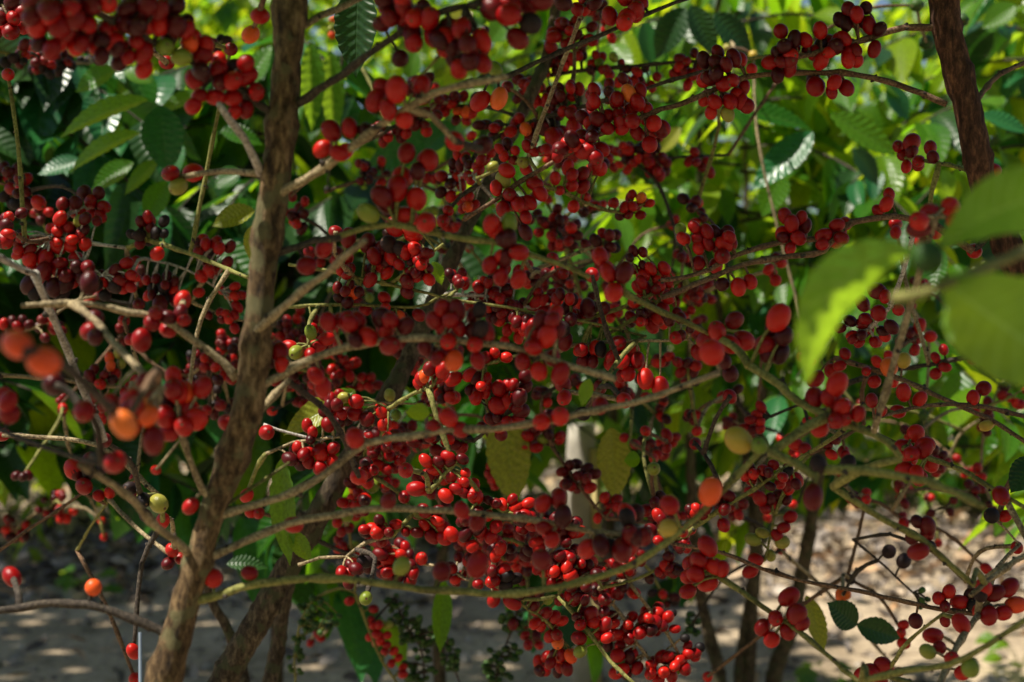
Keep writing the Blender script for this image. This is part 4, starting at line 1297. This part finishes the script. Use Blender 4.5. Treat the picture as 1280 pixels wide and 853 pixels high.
# ------------------------------------------------------------------ single leaves the photograph shows: tree, tile, base, tip, width, depth, kind, facing
LEAVES = """
n1 1 555,375 185,465 100 2.0 h 0.7 0.1
n1 1 600,395 625,645 160 2.05 t 0.1 0.1
n1 1 525,500 225,600 90 2.05 h 0.8 0.1
n1 1 745,345 590,420 70 2.1 f 0.4 0.1
n1 1 625,680 540,830 100 2.05 g 0.1 0.1
n1 1 500,610 335,700 90 2.15 g 0.5 0.1
n1 1 590,600 465,725 80 2.1 g 0.5 0.1
n1 1 440,260 270,330 95 2.15 g 0.6 0
n1 1 570,310 460,240 80 2.2 f 0.5 0
n1 1 300,600 140,650 80 2.2 t 0.5 0
n1 1 830,490 985,530 80 2.3 g 0.6 0
n1 1 900,640 800,700 90 2.3 g 0.5 0
n2 1 1165,160 1175,485 95 2.3 f 0.3 0
n2 1 1240,190 1255,520 90 2.35 f 0.3 0
n2 1 920,330 1010,160 100 2.4 f 0.3 0
n2 2 640,70 545,140 115 2.3 f 0.3 0
n2 2 490,40 375,110 95 2.4 y 0.4 0
n2 2 430,470 60,645 140 2.1 t 0.3 0
n2 2 395,485 305,565 90 2.0 t 0.3 0
n2 2 280,190 245,300 80 2.4 f 0.3 0
n3 2 1135,80 1165,245 80 2.6 t 0.2 0
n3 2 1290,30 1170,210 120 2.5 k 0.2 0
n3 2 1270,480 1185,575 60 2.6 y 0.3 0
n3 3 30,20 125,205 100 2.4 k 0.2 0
n3 3 120,50 265,205 115 2.4 k 0.2 0
n5 3 215,410 495,465 95 2.4 g 0.6 0
n5 3 490,495 260,710 125 2.4 t 0.4 0
n5 3 555,430 805,575 110 2.4 g 0.5 0
n5 3 765,320 850,445 85 2.5 t 0.4 0
n5 3 735,285 840,365 70 2.5 f 0.5 0
n5 3 1115,430 1300,490 75 2.4 t 0.9 0
n5 3 380,640 300,810 110 2.5 g 0.2 0
n5 3 975,640 1025,745 65 2.5 f 0.2 0
n5 3 1250,20 1125,95 90 2.6 f 0.4 0
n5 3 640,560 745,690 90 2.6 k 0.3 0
B 5 600,690 655,1050 170 1.75 y 0.1 0.0
B 8 1010,-100 1030,170 130 1.8 y 0.2 0.0
B 7 1060,10 1070,420 100 1.5 f -0.3 0.1
B 7 1090,290 1165,400 70 1.5 f 0.2 0.1
A 7 850,412 1005,405 60 1.0 k 0.9 0.0
B 4 1300,640 1060,765 100 1.5 y 0.5 0.2
B 4 1330,610 1200,740 110 1.5 g 0.3 0.1
B 8 385,470 368,750 80 1.9 g 0.0 0.0
D 9 655,640 550,560 110 1.6 k 0.2 0.1
D 9 655,640 830,690 100 1.6 k 0.2 0.1
D 9 465,530 535,740 75 1.7 y 0.3 0.0
C 9 1330,10 1235,140 110 1.3 k 0.3 0.1
A 4 955,-10 930,120 60 1.05 y 0.2 0
G 1 955,790 790,835 90 1.6 y 0.6 0.1
n2 2 60,-60 50,280 170 1.3 k 0.1 0
B 5 930,570 900,670 55 1.0 f 0.2 0
B 5 330,700 240,690 70 1.0 f 0.6 0
B 8 1120,20 1060,20 60 1.6 g 0.5 0
B 5 340,130 385,215 50 1.5 f 0.4 0
B 8 80,1000 110,520 10 1.5 o 0 0
"""
for line in LEAVES.strip().splitlines():
    f = line.split()
    if f[6] not in LM:
        continue
    k, t = f[0], int(f[1])
    b0 = tp(t, *map(float, f[2].split(',')))
    b1 = tp(t, *map(float, f[3].split(',')))
    w, d = float(f[4]) / 3, float(f[5])
    tilt, dd = float(f[7]), float(f[8])
    P0, P1 = at(*b0, d), at(*b1, d * (1 - 0.06 * dd))
    ls = np.linalg.norm(P1 - P0) * 1.04
    x = (P1 - P0)
    side = np.cross(x / np.linalg.norm(x), (0, -1, 0))
    up = np.array([0, -1.0, 0]) + side * tilt * (1 if side[2] > 0 else -1)
    hi = random.randrange(3)
    place_leaf(TREES.get(k) or BUSH[k], LEAF_ME[f[6], 'h', hi], P0, frame(x, up), ls, (w * d / F) / 0.42 * (1 + 0.25 * abs(tilt)))

def bent_leaf(tree, path, widths, mk, twist=0.0, nv=8, seed=0):
    """a big leaf whose midrib follows points u, v, depth of tile 6"""
    P = np.array([at(*tp(6, u, v), d) for u, v, d in path])
    Q = catmull(P, 0.004)
    n_ = len(Q)
    T = np.gradient(Q, axis=0)
    T /= np.linalg.norm(T, axis=1)[:, None]
    t = np.linspace(0, 1, n_)
    W = np.interp(t, np.linspace(0, 1, len(widths)), widths) / 6 * P[:, 1].mean() / F
    V, UV, Fc = [], [], []
    for i in range(n_):
        sd_ = np.cross(T[i], (0, -1, 0))
        sd_ /= np.linalg.norm(sd_)
        if sd_[2] < 0:
            sd_ = -sd_
        nm = np.cross(sd_, T[i])
        nm = nm if nm[1] < 0 else -nm
        sd_ = sd_ * math.cos(twist) + nm * math.sin(twist)
        nm = np.cross(sd_, T[i])
        nm = nm if nm[2] > 0 else -nm
        for j in range(nv + 1):
            v = 2 * j / nv - 1
            av = abs(v)
            V.append(Q[i] - Q[0] + sd_ * v * W[i] * (1 + 0.04 * math.sin(60 * t[i] + v)) + nm * (0.22 * av * W[i] + 0.0016 * av * math.sin(62 * t[i] - 3 * av)))
            UV.append((t[i], j / nv))
    for i in range(n_ - 1):
        for j in range(nv):
            a = i * (nv + 1) + j
            Fc.append((a, a + nv + 1, a + nv + 2, a + 1))
    link('leaf', new_mesh('leaf', V, Fc, [LM[mk]], uv=UV), TREES[tree], Q[0])


bent_leaf('C', [(880, 95, .58), (780, 100, .58), (650, 160, .58), (550, 270, .585), (500, 400, .59), (465, 590, .60)], [16, 140, 220, 220, 170, 100, 8], 'h', 0.25)
bent_leaf('C', [(960, 190, .58), (1040, 250, .58), (1160, 340, .57), (1300, 440, .56), (1460, 560, .56)], [20, 260, 400, 420, 300, 20], 'h', -0.1)
bent_leaf('C', [(960, 90, .58), (1040, 20, .58), (1160, -50, .57), (1320, -110, .56), (1480, -130, .55)], [20, 140, 250, 270, 200, 20], 'h', 0.3)

bud = link('bud', CH_ME['b', 1], TREES['C'], at(*tp(6, 920, 112), .58))
bud.scale = (0.013, 0.013, 0.013)

# the stem that carries the blurred leaf pair close to the lens, running back to the right-hand trunk
P = [at(*tp(6, 790, 270), 0.58), at(*tp(6, 900, 250), 0.58), at(*tp(6, 1000, 212), 0.58), at(*tp(6, 1180, 135), 0.60), at(*tp(6, 1330, 80), 0.66), at(*tp(6, 1480, 60), 0.95), at(*tp(6, 1300, 60), 1.2)]
Q, r = stem_shape(P, 0.0022, 0.0034, True, seed=4)
V, Fc = tube(Q - Q[0], r, 8)
link('branch', new_mesh('branch', V, Fc, [BM['o']]), TREES['C'], Q[0])

# ------------------------------------------------------------------ small things
# pale post beyond the centre tree
pm = plain_mat('pale_wood', [(0.0, (0.34, 0.31, 0.26)), (1.0, (0.40, 0.37, 0.31))], 0.85, 14)
pd = 3.3
pb = at(727, 900, pd); pb[2] = gz(pb[0], pb[1])
post = thing('post', 'pale weathered post standing behind the two hanging yellow-green leaves', 'post', pb)
topz = at(727, 530, pd)[2]
P = [pb * (1, 1, 0) + (0, 0, -0.06), pb + (0.004, 0, topz * 0.4), pb + (-0.003, 0, topz * 0.75), np.array([pb[0], pb[1], topz])]
Q = catmull(P, 0.04)
V, Fc = tube(Q - pb, 0.034 + 0.003 * np.sin(np.arange(len(Q)) * 0.9), 14, 0.03, 2)
link('shaft', new_mesh('shaft', V, Fc, [pm]), post, pb)
V, Fc = tube([np.array([0.031, -0.026, -0.02]), np.array([0.034, -0.024, topz * 0.5]), np.array([0.030, -0.026, topz * 0.97])], 0.012, 8, 0.05, 3)
link('batten', new_mesh('batten', V, Fc, [plain_mat('yellow_wood', [(0.0, (0.38, 0.30, 0.12)), (1.0, (0.45, 0.35, 0.15))], 0.85, 20)]), post, pb)
# thin pale stake by the front trunk
sd_ = 1.12
sb = at(175, 1000, sd_); sb[2] = gz(sb[0], sb[1])
stz = at(175, 790, sd_)[2]
acc = Acc()
acc.add(tube([np.array([0, 0, -0.05]), np.array([0.002, 0, stz * 0.5]), np.array([0, 0, stz])], [0.0017, 0.0017, 0.0015], 6, 0.04, 3))
stake = link('stake', new_mesh('stake', acc.V, acc.F, [plain_mat('blue_grey_stake', [(0.0, (0.07, 0.10, 0.14)), (1.0, (0.08, 0.11, 0.15))], 0.6)]), None, sb)
stake['label'] = 'thin pale blue-grey stake beside the foot of the thick brown trunk'
stake['category'] = 'stake'

# low weed with round pale leaves on the soil at lower right
def weed(px, py, d, label, n, size, seed, mk):
    g = np.random.default_rng(seed)
    b = at(px, py, d); b[2] = gz(b[0], b[1])
    w = thing('weed', label, 'weed', b, 'weeds on the soil')
    for i in range(n):
        a = g.uniform(0, 6.28); L = g.uniform(0.5, 1.0) * size
        tip = np.array([math.cos(a) * L, math.sin(a) * L, g.uniform(0.3, 1.3) * size])
        Q = catmull([np.zeros(3), tip * (0.4, 0.4, 0.7), tip], 0.01)
        V, Fc = tube(Q, 0.0012, 4)
        link('stem', new_mesh('stem', V, Fc, [BM['o']]), w, b)
        place_leaf(w, LEAF_ME[mk, i % 4], b + tip, frame((math.cos(a), math.sin(a), 0.1), (0.2 * g.normal(), -0.5, 1)), size * 0.9, size * 1.7)
    return w


weed(1040, 846, 3.95, 'low weed with round pale green leaves under the dark leaf pair at lower right', 14, 0.085, 1, 'f')
weed(1085, 852, 3.9, 'small green weed at the bottom just right of the pale round weed', 9, 0.06, 2, 'g')
weed(1275, 820, 4.2, 'green weed at the right edge below the orange cherry', 10, 0.07, 5, 'g')
weed(395, 742, 5.5, 'small weed on the litter beside the dark slanting trunk', 8, 0.07, 3, 'g')
weed(110, 745, 5.4, 'bright green weed in the leaf litter left of the thick trunk', 10, 0.08, 4, 'f')
print('cherries', n, 'branches', len(branches), 'objects', len(S.objects))
